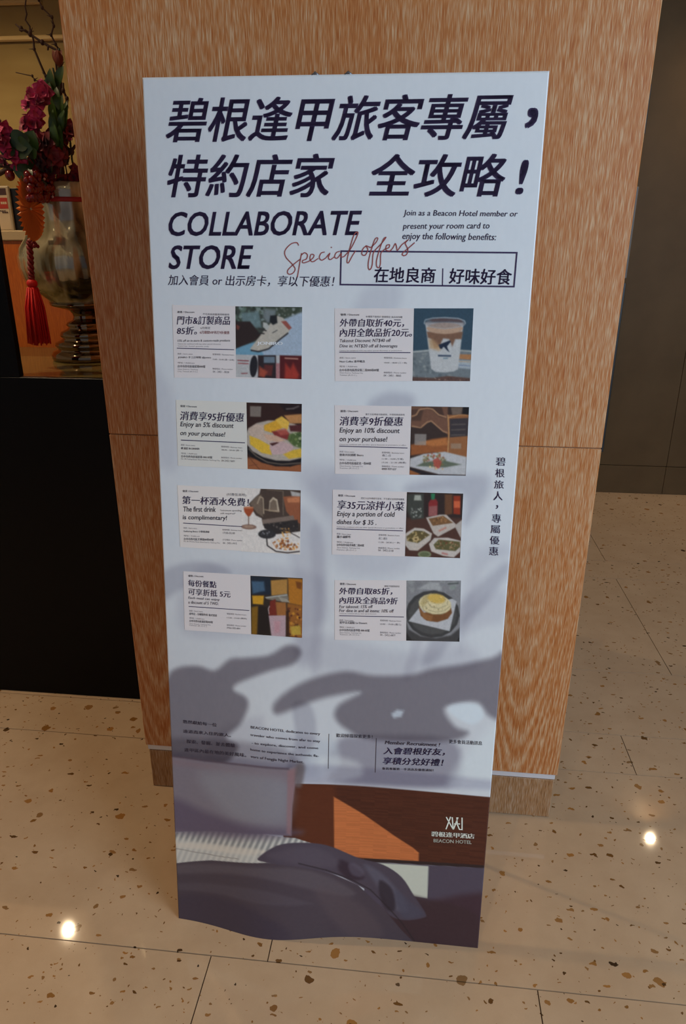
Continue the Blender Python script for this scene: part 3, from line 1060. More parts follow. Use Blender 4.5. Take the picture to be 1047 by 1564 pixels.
p.poly([(13.7,40.514),(24.734,40.486),(24.759,44.375),(13.629,44.674)], (172, 176, 190), .05)
p.poly([(17.401,40.543),(20.37,40.474),(20.407,44.261),(17.367,44.342)], (44, 34, 40), .08)
p.poly([(18.351,40.749),(20.179,40.706),(20.176,41.689),(18.344,41.733)], (96, 116, 140), .08)
p.poly([(18.462,42.006),(19.89,42.085),(19.645,43.818),(18.211,43.625)], (96, 40, 40), .15)
p.poly([(17.625,42.256),(18.932,43.144),(18.448,44.081),(17.491,43.875)], (170, 70, 50), .25, .9)
p.poly([(20.366,41.73),(20.959,41.716),(20.956,44.246),(20.359,44.262)], (168, 110, 122), .1)
p.poly([(20.985,40.46),(24.734,40.486),(24.759,44.375),(20.979,44.477)], (84, 24, 28), .06)
p.poly([(21.907,41.692),(22.738,42.588),(23.208,41.661),(24.162,43.47),(23.928,44.167),(21.79,44.224)], (176, 52, 40), .3, .85)
p.line([(21.789,40.896),(24.031,40.957)], .22, (196, 150, 140), .06, .8)
p.poly([(17.31,42.35),(17.21,43.02),(17.02,43.58),(16.78,43.96),(16.52,44.08),(16.29,43.94),(16.11,43.55),(16.02,42.97),(16.02,42.30),(16.13,41.63),(16.32,41.07),(16.56,40.70),(16.81,40.58),(17.05,40.73),(17.22,41.11),(17.32,41.68)], (34, 32, 40), .08)
p.line([(13.972,41.425),(15.888,41.471)], .16, (130, 50, 60), .06)
p.line([(14.061,41.883),(15.834,41.932)], .16, (150, 70, 80), .06)
p.line([(14.564,43.534),(15.623,43.46)], .14, (130, 50, 60), .06)
photo_mesh(p, cd)
L = Letters(.9)
L.text('JONIRO', [(17.249,39.021),(21.506,38.974),(17.255,38.387)], (214, 220, 232), .035)
L.build('photo_lettering', cd)

# --- card 2: coffee
cd = card([(29.82,33.014),(51.461,32.659),(51.613,43.771),(30.07,44.352)], PAPER, 'card for a cafe, photo of a layered iced latte')
L = Letters(.85)
L.text('優惠 / Discount', [(30.75,34.119),(33.755,34.066),(30.743,33.775)], MIDG, .02)
L.text('本優惠不適用於 期間限定 商品及加購', [(34.785,34.322),(40.53,34.312),(34.777,34.026)], MIDG, .0)
L.text('外帶自取折40元，', [(30.639,35.823),(40.869,35.674),(30.615,34.58)], DARK, .02, .12)
L.text('內用全飲品折20元。', [(30.669,37.352),(42.157,37.117),(30.644,36.054)], DARK, .02, .12)
L.text('Takeout Discount: NT$40 off', [(30.735,38.282),(38.878,38.062),(30.724,37.699)], GREY, .008, .15)
L.text('Dine in: NT$20 off all beverages', [(30.704,39.171),(39.935,38.967),(30.691,38.516)], GREY, .008, .15)
L.text('Cannot be combined with any other special discounts or promotions', [(30.713,39.64),(40.666,39.415),(30.708,39.405)], GR2, .0)
L.stroke([(30.667,39.758),(42.027,39.57)], .13, DARK)
L.text('商家 / Store name', [(30.735,40.769),(33.349,40.707),(30.729,40.486)], GR2, .0)
L.text('Nest Coffee 逢甲概念', [(30.747,41.383),(34.861,41.283),(30.739,41.005)], MIDG, .02)
L.text('地址 / Address', [(30.761,42.117),(33.625,42.045),(30.755,41.832)], GR2, .0)
L.text('台中市西屯區西安街二段000巷00號', [(30.774,42.781),(37.121,42.619),(30.765,42.354)], MIDG, .02)
L.text('Xitun District, Taichung City', [(30.781,43.138),(34.549,43.088),(30.776,42.9)], GR2, .0)
L.text('Taiwan (R.O.C.)', [(30.787,43.496),(33.612,43.469),(30.783,43.257)], GR2, .0)
L.text('營業時間 / Business hours', [(37.87,40.6),(41.499,40.561),(37.86,40.319)], GR2, .0)
L.text('10:00 - 18:00 (三 / 休)', [(37.945,41.396),(41.533,41.356),(37.934,41.068)], MIDG, .0)
L.text('聯絡電話 / Phone number', [(37.901,42.907),(41.524,42.86),(37.892,42.623)], GR2, .0)
L.text('04 - 2451 - 8065', [(37.918,43.38),(40.706,43.354),(37.907,43.072)], MIDG, .0)
L.build('lettering', cd)
p = photo([(42.271,32.809),(51.461,32.659),(51.613,43.771),(42.53,43.968)], (46, 72, 96), 104, 122)
p.poly([(42.207,39.334),(45.03,39.039),(49.72,38.934),(51.948,39.114),(52.278,44.223),(42.313,44.496)], (104, 116, 130), .2)
p.speckle([(42.227,39.798),(45.289,39.496),(45.679,42.518),(51.63,43.301),(51.682,44.121),(42.428,44.374)], [(84, 96, 110), (126, 138, 150), (140, 148, 156)], 70, .12, .4, 3, .1)
p.line([(42.33,39.447),(45.036,39.154)], .2, (168, 178, 188), .1)
p.line([(49.493,39.054),(51.951,39.16)], .2, (160, 166, 170), .1)
p.poly([(49.481,39.631),(51.584,39.629),(51.567,40.461),(49.475,40.326)], (166, 114, 74), .1)
p.poly([(49.348,40.561),(51.573,40.554),(51.589,41.9),(49.369,41.723)], (150, 164, 184), .15)
p.line([(49.5,40.743),(51.471,40.788)], .1, (190, 150, 110), .05)
p.line([(49.439,41.302),(51.463,41.392)], .1, (96, 116, 160), .05)
p.poly([(42.431,43.356),(45.724,43.411),(48.076,43.043),(51.63,43.301),(51.682,44.121),(42.475,44.373)], (92, 66, 62), .12)
p.speckle([(42.431,43.356),(51.63,43.301),(51.675,44.004),(42.47,44.254)], [(160, 140, 130), (60, 44, 48)], 50, .08, .16, 5, .04)
p.poly([(44.124,34.929),(50.052,34.82),(49.618,41.95),(48.98,42.317),(47.574,42.517),(46.15,42.459),(45.416,42.009)], (176, 182, 196), .1)
p.poly([(44.424,36.291),(50.019,36.181),(49.903,37.324),(48.925,37.344),(48.525,38.5),(47.993,37.363),(47.052,37.268),(46.423,38.661),(45.725,38.792),(45.185,37.422),(44.657,37.203)], (120, 86, 70), .15)
p.poly([(44.762,37.431),(45.419,37.417),(46.899,38.766),(46.454,39.238),(44.972,38.809)], (176, 140, 104), .3, .8)
p.poly([(50.04,35.68),(49.84,36.02),(49.24,36.31),(48.33,36.51),(47.25,36.60),(46.16,36.56),(45.22,36.39),(44.59,36.12),(44.35,35.79),(44.55,35.45),(45.16,35.16),(46.07,34.96),(47.15,34.87),(48.24,34.92),(49.17,35.09),(49.80,35.36)], (178, 146, 128), .1)
p.poly([(50.36,34.93),(50.14,35.26),(49.47,35.55),(48.46,35.76),(47.25,35.85),(46.04,35.81),(45.00,35.64),(44.29,35.37),(44.04,35.04),(44.26,34.71),(44.94,34.42),(45.95,34.21),(47.16,34.13),(48.37,34.17),(49.40,34.34),(50.10,34.60)], (128, 124, 136), .12, .55)
p.poly([(44.522,34.468),(46.188,34.211),(49.675,34.33),(49.937,34.822),(48.073,34.675),(45.284,34.771)], (84, 62, 66), .15, .8)
p.line([(43.943,35.069),(44.104,34.52),(45.257,34.228),(47.112,34.104),(49.205,34.203),(50.197,34.546),(50.361,34.95)], .12, (164, 176, 194), .06)
p.line([(43.943,35.069),(44.573,35.512),(47.207,35.826),(49.97,35.365),(50.361,34.95)], .10, (170, 176, 190), .06, .7)
bird = [(46.288,38.318),(47.089,37.956),(48.12,37.544),(48.249,37.771),(47.704,38.472),(47.843,38.861),(48.153,39.384),(47.615,38.981),(47.24,38.574),(46.701,38.586)]
p.poly(bird, (28, 40, 66), .05)
p.poly([(46.464,38.545),(46.915,38.19),(47.232,38.413),(46.906,38.904),(46.62,38.818)], (28, 40, 66), .05)
p.line([(46.373,39.935),(48.419,39.933)], .26, (52, 70, 100), .06)
p.line([(47.172,40.334),(47.924,40.316)], .12, (70, 110, 140), .05)
photo_mesh(p, cd)

# --- card 3: breakfast platter
cd = card([(3.378,48.142),(24.665,48.164),(24.614,59.493),(3.331,59.314)], PAPER2, 'card for a 5% discount, photo of a platter with ham and eggs')
L = Letters(.85)
L.text('優惠 / Discount', [(4.102,49.315),(6.972,49.322),(4.116,48.955)], MIDG, .02)
L.text('消費享95折優惠', [(3.973,51.483),(14.984,51.457),(4.028,49.988)], DARK, .02, .12)
L.text('Enjoy an 5% discount', [(3.975,52.791),(13.148,52.768),(4.014,51.723)], GREY, .012, .15, 3)
L.text('on your purchase!', [(3.921,54.254),(11.689,54.271),(3.959,53.229)], GREY, .012, .15, 3)
L.stroke([(4,54.863),(15.059,54.927)], .14, DARK)
L.text('商家 / Store name', [(3.965,55.822),(6.423,55.829),(3.975,55.526)], GR2, .0)
L.text('嶼 廚房 IN DINNER', [(3.992,56.461),(7.205,56.439),(4.007,56.041)], MIDG, .03)
L.text('地址 / Address', [(3.963,57.252),(6.73,57.245),(3.974,56.955)], GR2, .0)
L.text('台中市西屯區福星路 000-00號', [(3.941,57.847),(9.369,57.835),(3.957,57.425)], MIDG, .02)
L.text('No. 00, Fuxing Road, Xitun District, Taichung City', [(3.927,58.245),(10.658,58.278),(3.937,57.971)], GR2, .0)
L.text('營業時間 / Business hours', [(10.961,55.858),(14.576,55.919),(10.967,55.564)], GR2, .0)
L.text('08:00 - 20:00 (週一)', [(10.998,56.444),(14.569,56.456),(11.005,56.125)], MIDG, .0)
L.text('聯絡電話 / Phone number', [(10.92,57.725),(14.55,57.732),(10.926,57.429)], GR2, .0)
L.text('04 2452 0601', [(10.958,58.267),(13.25,58.275),(10.965,57.945)], MIDG, .0)
L.build('lettering', cd)
p = photo([(15.393,48.209),(24.665,48.164),(24.614,59.493),(15.446,59.373)], (52, 30, 26), 104, 122)
p.poly([(15.15,57.365),(18.355,57.731),(24.728,58.214),(24.738,59.685),(15.113,60.08)], (150, 86, 52), .3)
p.line([(15.889,57.582),(17.602,59.483)], .1, (100, 56, 36), .06)
p.line([(15.626,58.822),(17.115,58.517)], .1, (110, 60, 40), .06)
p.poly([(20.83,48.28),(24.665,48.258),(24.675,49.81),(21.791,49.429)], (36, 22, 24), .2)
p.line([(22.032,49.068),(23.232,48.96),(24.189,48.53)], .2, (150, 150, 156), .15, .6)
p.poly([(27.07,55.60),(26.41,56.98),(24.89,58.06),(22.74,58.68),(20.28,58.72),(17.90,58.19),(15.96,57.16),(14.77,55.80),(14.51,54.31),(15.22,52.93),(16.77,51.87),(18.92,51.29),(21.35,51.26),(23.69,51.79),(25.59,52.80),(26.78,54.13)], (26, 22, 26), .15)
p.line([(15.663,55.878),(16.882,57.053),(18.846,58.08),(21.303,58.35),(24.605,57.975)], .22, (120, 106, 96), .12, .8)
p.poly([(26.59,54.95),(25.98,56.19),(24.58,57.16),(22.60,57.71),(20.34,57.74),(18.14,57.26),(16.35,56.33),(15.25,55.09),(15.01,53.76),(15.65,52.52),(17.08,51.56),(19.06,51.04),(21.30,51.02),(23.46,51.50),(25.22,52.42),(26.32,53.63)], (168, 160, 158), .15)
p.poly([(18.151,51.925),(20.583,50.89),(21.55,52.169),(19.605,53.075),(18.389,52.756)], (214, 160, 40), .12)
p.poly([(20.22,50.902),(21.309,50.273),(22.637,51.179),(22.277,52.503),(21.308,52.058)], (222, 178, 66), .12)
p.poly([(21.671,50.143),(24.675,49.81),(24.685,51.349),(22.758,51.413)], (186, 128, 76), .15)
p.poly([(15.704,52.488),(16.934,51.727),(18.396,51.798),(18.144,52.885),(19.846,53.788),(19.353,55.013),(15.935,53.685)], (186, 166, 160), .15)
p.poly([(15.812,53.689),(17.4,54.237),(19.352,55.256),(19.59,56.827),(17.872,56.527),(15.918,55.139)], (218, 176, 46), .12)
p.poly([(19.606,52.834),(22.035,52.631),(23.005,53.436),(22.279,54.183),(20.091,53.538)], (132, 44, 44), .15)
p.poly([(20.337,52.617),(22.034,52.272),(22.52,53.213),(21.064,53.504)], (176, 80, 70), .15, .8)
p.poly([(19.354,54.771),(20.819,54.235),(23.253,55.112),(23.013,56.332),(19.835,56.818),(19.227,55.746)], (186, 158, 170), .12)
p.poly([(19.231,54.897),(20.575,54.606),(20.819,54.718),(19.718,55.291)], (74, 36, 36), .08)
p.poly([(18.141,53.366),(20.334,53.53),(22.036,54.312),(20.575,54.606),(18.868,54.305)], (196, 160, 144), .12)
p.poly([(21.549,56.631),(23.255,55.838),(24.711,55.541),(24.721,56.996),(22.527,57.373)], (210, 172, 50), .15)
p.poly([(22.52,53.213),(24.693,52.659),(24.711,55.541),(23.253,55.112),(22.279,54.183)], (76, 100, 54), .2)
p.speckle([(22.519,52.973),(24.693,52.659),(24.711,55.541),(23.01,55.121)], [(120, 140, 80), (50, 70, 40), (160, 170, 140)], 26, .12, .3, 8, .05)
p.poly([(22.517,51.778),(24.686,51.586),(24.694,52.778),(22.761,52.725)], (84, 36, 40), .15)
p.grain(7, [(15.719,51.289),(24.683,50.993),(24.724,57.482),(15.639,57.837)], 0, 0)
p.poly([(15.993,48.782),(17.884,48.771),(17.797,50.505),(15.972,50.516)], (138, 134, 134), .08, .75)
photo_mesh(p, cd)

# --- card 4: restaurant
cd = card([(30.089,48.202),(51.729,47.851),(51.898,59.027),(30.34,59.59)], PAPER, 'card for a 10% discount, photo of a plated starter in a wooden interior')
L = Letters(.85)
L.text('優惠 / Discount', [(31.048,49.319),(33.979,49.226),(31.041,48.953)], MIDG, .02)
L.text('滿千元且現金付款使用，不得與其他併用', [(35.146,49.677),(41.491,49.57),(35.137,49.36)], MIDG, .0)
L.text('消費享9折優惠', [(30.942,51.484),(41.365,51.231),(30.913,50.009)], DARK, .02, .12)
L.text('Enjoy an 10% discount', [(30.969,52.919),(40.837,52.672),(30.948,51.83)], GREY, .012, .15, 3)
L.text('on your purchase!', [(30.997,54.337),(38.879,54.125),(30.977,53.291)], GREY, .012, .15, 3)
L.text('Cannot be combined with any other special discounts or promotions or offers', [(31.005,54.762),(41.941,54.509),(31,54.512)], GR2, .0)
L.stroke([(30.958,54.914),(42.198,54.797)], .13, DARK)
L.text('商家 / Store name', [(31.028,55.965),(33.478,55.922),(31.023,55.664)], GR2, .0)
L.text('藝術共同酒館 Bistro', [(31.04,56.569),(35.038,56.465),(31.032,56.141)], MIDG, .02)
L.text('地址 / Address', [(31.055,57.325),(33.811,57.268),(31.049,57.022)], GR2, .0)
L.text('台中市西屯區福星北一街00號', [(31.067,57.983),(36.324,57.825),(31.059,57.528)], MIDG, .02)
L.text('Xitun District, Taichung City', [(31.075,58.389),(34.963,58.284),(31.07,58.135)], GR2, .0)
L.text('Taiwan (R.O.C.)', [(31.082,58.744),(34.297,58.665),(31.077,58.49)], GR2, .0)
L.text('營業時間 / Business hours', [(38.049,55.849),(41.7,55.81),(38.039,55.55)], GR2, .0)
L.text('週二-日', [(38.116,56.347),(39.502,56.344),(38.104,55.997)], MIDG, .0)
L.text('11:30 - 14:00 (午餐)', [(38.087,56.95),(41.62,56.862),(38.075,56.599)], MIDG, .0)
L.text('17:30 - 21:30 (晚餐)', [(38.107,57.552),(42.064,57.446),(38.095,57.201)], MIDG, .0)
L.text('聯絡電話 / Phone number', [(38.127,58.156),(41.793,58.06),(38.117,57.854)], GR2, .0)
L.text('0909-977-527', [(38.143,58.611),(40.526,58.564),(38.132,58.283)], MIDG, .02)
L.build('lettering', cd)
p = photo([(42.538,47.99),(51.729,47.851),(51.898,59.027),(42.708,59.232)], (58, 44, 42), 104, 122)
p.poly([(42.463,47.944),(48.347,47.883),(48.597,52.351),(47.593,51.654),(46.579,50.715),(45.59,50.262),(44.666,51.144),(42.611,51.336)], (112, 76, 62), .12)
p.poly([(44.035,48.016),(47.394,47.961),(47.969,49.7),(46.996,49.49),(45.986,48.557),(45.014,48.347)], (72, 50, 44), .15)
p.poly([(42.61,48.542),(44.533,48.362),(44.142,50.31),(42.69,50.358)], (80, 56, 48), .2)
for q in ([(42.658,49.63),(43.372,49.365),(43.816,48.505),(45.008,48.227),(45.976,48.365),(46.983,49.249),(48.201,49.572)], [(42.727,51.21),(44.193,51.404),(45.12,50.521),(45.831,50.254),(46.838,51.071),(47.847,51.889),(48.583,52.107)]):
    p.line(q, .20, (172, 128, 98), .08)
p.poly([(42.691,54.283),(46.221,53.17),(48.624,52.839),(52.049,53.695),(51.962,56.161),(46.334,55.386),(42.766,56.019)], (150, 84, 44), .2)
p.poly([(43.815,53.748),(46.231,53.366),(48.383,52.847),(48.693,54.063),(46.283,54.398)], (190, 116, 60), .2, .7)
p.poly([(48.421,49.203),(51.76,49.096),(51.947,55.914),(48.775,55.541)], (146, 92, 56), .1)
p.poly([(48.742,49.796),(51.742,49.577),(51.853,52.48),(48.913,52.829)], (58, 52, 60), .1)
p.line([(48.421,49.203),(48.776,52.101),(48.761,55.294)], .14, (196, 150, 100), .06)
p.line([(48.448,49.684),(50.093,49.149),(51.76,49.096)], .14, (196, 140, 90), .06)
for yy in range(3):
    p.line([(a, b + yy * .85) for a, b in [(49.108,50.752),(51.376,50.603)]], .16, (110, 100, 96), .08, .7)
p.poly([(49.162,53.8),(50.848,53.739),(50.9,54.597),(49.21,54.66)], (150, 120, 100), .1)
p.poly([(50.732,47.882),(51.729,47.851),(51.76,49.096),(50.801,49.006)], (26, 24, 28), .06)
p.poly([(48.828,47.94),(50.732,47.882),(50.562,49.014),(49.138,49.18)], (128, 112, 104), .12, .7)
p.poly([(42.656,58.025),(46.517,58.999),(52.14,59.017),(52.148,59.142),(42.721,59.535)], (40, 34, 40), .1)
p.poly([(42.672,58.401),(44.553,59.08),(43.091,59.519),(42.721,59.535)], (150, 90, 50), .1)
p.poly([(42.714,56.519),(44.883,55.689),(48.27,55.189),(51.826,55.919),(51.89,58.902),(47.497,58.959),(42.651,57.899)], (176, 180, 196), .12)
p.poly([(43.752,57.73),(44.949,57.057),(47.858,56.569),(51.056,57.189),(48.413,57.793)], (92, 104, 92), .15)
p.speckle([(44.418,56.204),(46.334,55.386),(48.277,55.312),(48.723,56.784),(47.925,57.813),(45.958,57.642),(44.955,57.181)], [(120, 110, 70), (92, 96, 60), (150, 140, 110), (160, 90, 70)], 60, .12, .3, 6, .05)
p.poly([(46.397,56.626),(47.226,56.146),(47.878,56.941),(47.566,57.953),(46.84,58.107)], (176, 74, 64), .15, .9)
p.speckle([(45.701,57.402),(48.386,57.295),(48.196,58.303),(45.99,58.267)], [(190, 120, 80), (206, 190, 150)], 12, .1, .2, 7, .05)
p.poly([(43.268,52.439),(45.164,52.422),(45.18,54.241),(43.301,54.261)], (150, 146, 150), .08, .75)
photo_mesh(p, cd)

# --- card 5: bistro and pasta
cd = card([(3.076,62.704),(24.559,62.649),(24.526,74.035),(3.179,73.818)], (192, 190, 198), 'card for a free first drink, photo of a cocktail and pasta')
L = Letters(.85)
L.text('優惠 / Discount', [(3.978,63.881),(6.783,63.808),(3.991,63.5)], MIDG, .02)
L.text('(付費低消時)', [(11.736,64.246),(15.109,64.196),(11.747,63.69)], MIDG, .0)
L.text('第一杯酒水免費！', [(3.851,65.978),(15.59,65.894),(3.903,64.546)], DARK, .02, .04)
L.text('The first drink', [(3.957,67.334),(9.746,67.138),(3.99,66.408)], GREY, .014, .05, 3)
L.text('is complimentary!', [(3.847,68.967),(11.697,68.739),(3.884,67.931)], GREY, .014, .05, 3)
L.text('*minimum spending', [(10.511,67.05),(14.315,66.921),(10.52,66.641)], MIDG, .0)
L.text('still required*', [(10.551,67.561),(13.244,67.483),(10.559,67.176)], MIDG, .0)
L.stroke([(3.883,69.407),(14.353,69.536)], .13, DARK)
L.text('商家 / Store name', [(3.899,70.42),(6.327,70.403),(3.91,70.107)], GR2, .0)
L.text('Gathering Bistro 小聚餐酒館', [(3.875,71.1),(8.523,71.021),(3.891,70.656)], MIDG, .02)
L.text('地址 / Address', [(3.901,71.832),(6.749,71.79),(3.912,71.517)], GR2, .0)
L.text('台中市西屯區文華路00巷00號', [(3.876,72.516),(9.26,72.393),(3.893,72.042)], MIDG, .02)
L.text('No. 00, Wenhua Road, Xitun District, Taichung City', [(3.863,72.885),(10.33,72.86),(3.874,72.595)], GR2, .0)
L.text('營業時間 / Business hours', [(10.845,70.41),(14.366,70.361),(10.852,70.098)], GR2, .0)
L.text('17:00-02:00', [(10.935,71.002),(13.057,70.972),(10.943,70.638)], MIDG, .0)
L.text('訂位電話 / Phone number', [(10.858,72.205),(14.391,72.177),(10.865,71.891)], GR2, .0)
L.text('04 - 2451-1015', [(10.896,72.831),(13.359,72.779),(10.903,72.49)], MIDG, .0)
L.build('lettering', cd)
p = photo([(14.277,62.723),(24.559,62.649),(24.526,74.035),(14.159,74.02)], (192, 190, 198), 112, 116)
p.poly([(17.701,62.574),(24.633,62.646),(24.677,69.841),(22.801,70.192),(20.54,70.565),(19.283,69.856),(18.03,68.634),(17.784,67.879),(16.781,67.416),(15.545,65.44),(16.813,64.119),(17.443,63.588)], (66, 54, 50), .1)
p.poly([(15.796,65.428),(16.813,64.119),(17.816,63.697),(18.037,67.611),(17.036,67.022)], (100, 86, 78), .12)
p.line([(17.052,65.371),(17.564,64.086),(18.061,64.315),(18.167,67.095)], .2, (160, 146, 130), .1, .9)
p.poly([(19.048,66.545),(19.182,64.768),(19.808,64.035),(20.553,64.454),(20.923,66.583)], (164, 152, 140), .08)
p.poly([(19.174,66.412),(19.305,65.014),(19.807,64.437),(20.354,64.715),(20.549,66.347)], (90, 76, 68), .1, .8)
p.line([(18.297,66.326),(20.798,66.589)], .18, (150, 130, 110), .1)
p.line([(18.695,62.781),(21.548,62.906),(21.547,67.188)], .2, (96, 84, 76), .1)
p.poly([(21.548,63.907),(24.466,63.526),(24.545,68.569),(23.295,67.866),(22.046,66.403)], (134, 76, 52), .12)
p.poly([(22.292,64.124),(24.393,63.779),(24.399,64.781),(22.293,64.878)], (176, 108, 74), .15)
p.poly([(22.784,62.851),(24.513,63.149),(24.516,63.724),(23.034,63.74)], (150, 150, 158), .12)
p.poly([(17.782,68.134),(23.292,67.104),(23.544,67.854),(18.026,69.147)], (110, 96, 92), .1)
p.poly([(18.028,68.891),(24.042,67.83),(24.302,69.86),(20.288,70.577),(18.275,69.649)], (44, 40, 42), .1)
p.speckle([(18.28,68.878),(24.044,68.084),(24.052,69.872),(19.281,70.113)], [(90, 84, 84), (120, 112, 110), (30, 28, 30)], 26, .1, .25, 3, .05)
p.poly([(20.29,70.58),(20.17,70.90),(19.83,71.19),(19.32,71.39),(18.72,71.48),(18.12,71.45),(17.61,71.30),(17.27,71.05),(17.15,70.74),(17.28,70.41),(17.62,70.13),(18.13,69.92),(18.73,69.83),(19.33,69.86),(19.83,70.02),(20.17,70.27)], (44, 44, 50), .12)
p.speckle([(19.73,70.55),(19.66,70.76),(19.44,70.93),(19.11,71.06),(18.72,71.12),(18.33,71.10),(18.01,71.01),(17.79,70.85),(17.71,70.66),(17.79,70.46),(18.01,70.28),(18.34,70.15),(18.73,70.09),(19.11,70.11),(19.44,70.20),(19.66,70.36)], [(110, 112, 124), (70, 70, 80)], 14, .1, .2, 3, .05)
p.line([(18.643,71.437),(18.762,72.729),(20.279,73.691),(22.304,73.842),(24.447,73.466)], .2, (40, 34, 36), .08)
p.speckle([(19.651,72.162),(20.79,71.326),(22.049,71.132),(23.809,71.428),(24.515,72.166),(23.817,73.24),(22.051,73.387),(20.281,73.169)], [(150, 84, 36), (190, 120, 50), (110, 56, 30), (206, 150, 80)], 80, .12, .3, 9, .05)
p.speckle([(21.17,69.504),(22.924,69.288),(22.804,71.222),(21.546,71.545)], [(196, 140, 72), (150, 96, 50), (214, 170, 100)], 34, .1, .22, 10, .05)
p.line([(22.801,70.192),(24.433,71.009)], .14, (50, 44, 46), .08)
p.poly([(14.68,66.115),(16.293,65.963),(16.412,66.542),(15.771,67.593),(15.391,67.687),(14.77,66.874)], (150, 66, 36), .08)
p.poly([(16.39,66.06),(16.33,66.14),(16.14,66.22),(15.86,66.27),(15.53,66.30),(15.21,66.30),(14.93,66.27),(14.74,66.21),(14.68,66.14),(14.75,66.06),(14.93,65.98),(15.21,65.93),(15.54,65.90),(15.87,65.90),(16.14,65.93),(16.33,65.99)], (170, 104, 74), .06)
p.line([(15.518,67.605),(15.499,69.144)], .16, (96, 70, 60), .05)
p.poly([(16.89,69.51),(16.78,69.69),(16.48,69.84),(16.04,69.95),(15.52,69.99),(15.01,69.96),(14.58,69.87),(14.29,69.72),(14.20,69.55),(14.31,69.37),(14.61,69.21),(15.05,69.11),(15.57,69.06),(16.08,69.09),(16.51,69.19),(16.79,69.33)], (120, 92, 84), .08)
p.poly([(16.46,69.47),(16.38,69.56),(16.17,69.63),(15.85,69.69),(15.48,69.71),(15.12,69.70),(14.81,69.65),(14.60,69.58),(14.53,69.49),(14.61,69.40),(14.82,69.32),(15.14,69.27),(15.51,69.25),(15.87,69.26),(16.18,69.31),(16.39,69.38)], (150, 124, 112), .08)
photo_mesh(p, cd, tone=1.0)

# --- card 6: cold dishes
cd = card([(30.007,62.299),(51.668,62.037),(51.822,73.195),(30.071,73.714)], PAPER, 'card for cold dishes, photo of three white boxes of food and sauce bottles')
L = Letters(.85)
L.text('優惠 / Discount', [(30.918,63.449),(33.838,63.422),(30.911,63.061)], MIDG, .02)
L.text('憑房卡及外帶即可享有，不可累計並與其他優惠', [(34.783,63.742),(42.023,63.62),(34.774,63.406)], MIDG, .0)
L.text('享35元涼拌小菜', [(30.806,65.643),(42.147,65.422),(30.777,64.079)], DARK, .02, .12)
L.text('Enjoy a portion of cold', [(30.834,67.137),(40.592,66.797),(30.812,65.983)], GREY, .012, .15, 3)
L.text('dishes for $ 35 .', [(30.805,68.379),(37.527,68.205),(30.788,67.429)], GREY, .012, .15, 3)
L.text('Cannot be combined with any other special discounts or promotions or offers', [(30.815,68.909),(42.103,68.608),(30.81,68.644)], GR2, .0)
L.stroke([(30.767,69.097),(42.039,68.9)], .13, DARK)
L.text('商家 / Store name', [(30.838,70.13),(33.259,70.113),(30.832,69.811)], GR2, .0)
L.text('嚴小滷鮮作', [(30.848,70.717),(33.245,70.646),(30.84,70.263)], MIDG, .03)
L.text('地址 / Address', [(30.864,71.572),(33.652,71.533),(30.858,71.251)], GR2, .0)
L.text('台中市西屯區青海路二段00號', [(30.875,72.162),(35.544,72.021),(30.866,71.706)], MIDG, .02)
L.text('Xitun District, Taichung City', [(30.883,72.591),(34.862,72.486),(30.878,72.323)], GR2, .0)
L.text('Taiwan (R.O.C.)', [(30.838,72.971),(34.202,72.898),(30.833,72.702)], GR2, .0)
L.text('營業時間 / Business hours', [(37.966,69.978),(41.522,69.901),(37.956,69.661)], GR2, .0)
L.text('週二-週日', [(37.987,70.614),(39.414,70.593),(37.975,70.243)], MIDG, .0)
L.text('11:30 - 20:30 (一 休)', [(38.009,71.304),(41.626,71.22),(37.997,70.932)], MIDG, .0)
L.text('聯絡電話 / Phone number', [(37.99,72.266),(41.664,72.176),(37.979,71.946)], GR2, .0)
L.text('04 - 2452-2118', [(38.003,72.693),(40.561,72.662),(37.992,72.346)], MIDG, .0)
L.build('lettering', cd)
p = photo([(42.412,62.191),(51.668,62.037),(51.822,73.195),(42.552,73.357)], (50, 38, 38), 104, 116)
p.poly([(42.527,66.703),(46.886,66.233),(51.851,66.252),(52.28,73.303),(42.445,73.845)], (78, 50, 44), .3)
p.poly([(42.478,62.572),(45.201,62.323),(45.404,66.564),(43.416,66.921),(42.598,65.401)], (62, 66, 64), .2)
p.poly([(48.66,62.297),(49.888,62.243),(50.079,65.563),(48.857,65.879)], (104, 66, 44), .2)
p.poly([(43.726,62.645),(44.718,62.6),(44.884,63.49),(43.642,63.546)], (160, 168, 166), .12)
p.speckle([(43.2,64.855),(45.019,64.77),(45.024,66.452),(43.274,66.537)], [(150, 156, 156), (70, 72, 74)], 40, .1, .2, 3, .03)
p.poly([(46.296,63.425),(46.726,63.099),(47.223,63.127),(47.57,63.624),(47.62,65.99),(46.183,66.137),(46.074,63.949)], (136, 40, 44), .1)
p.poly([(46.174,64.459),(47.53,64.267),(47.568,65.941),(46.183,66.137)], (150, 96, 100), .12, .8)
p.poly([(46.386,62.245),(47.052,62.216),(47.032,63.264),(46.488,63.289)], (40, 120, 84), .06)
p.poly([(50.099,62.488),(51.25,62.436),(51.368,65.63),(50.276,65.554)], (150, 50, 28), .1)
p.poly([(50.199,63.376),(51.23,63.329),(51.299,64.477),(50.266,64.525)], (206, 92, 56), .1)
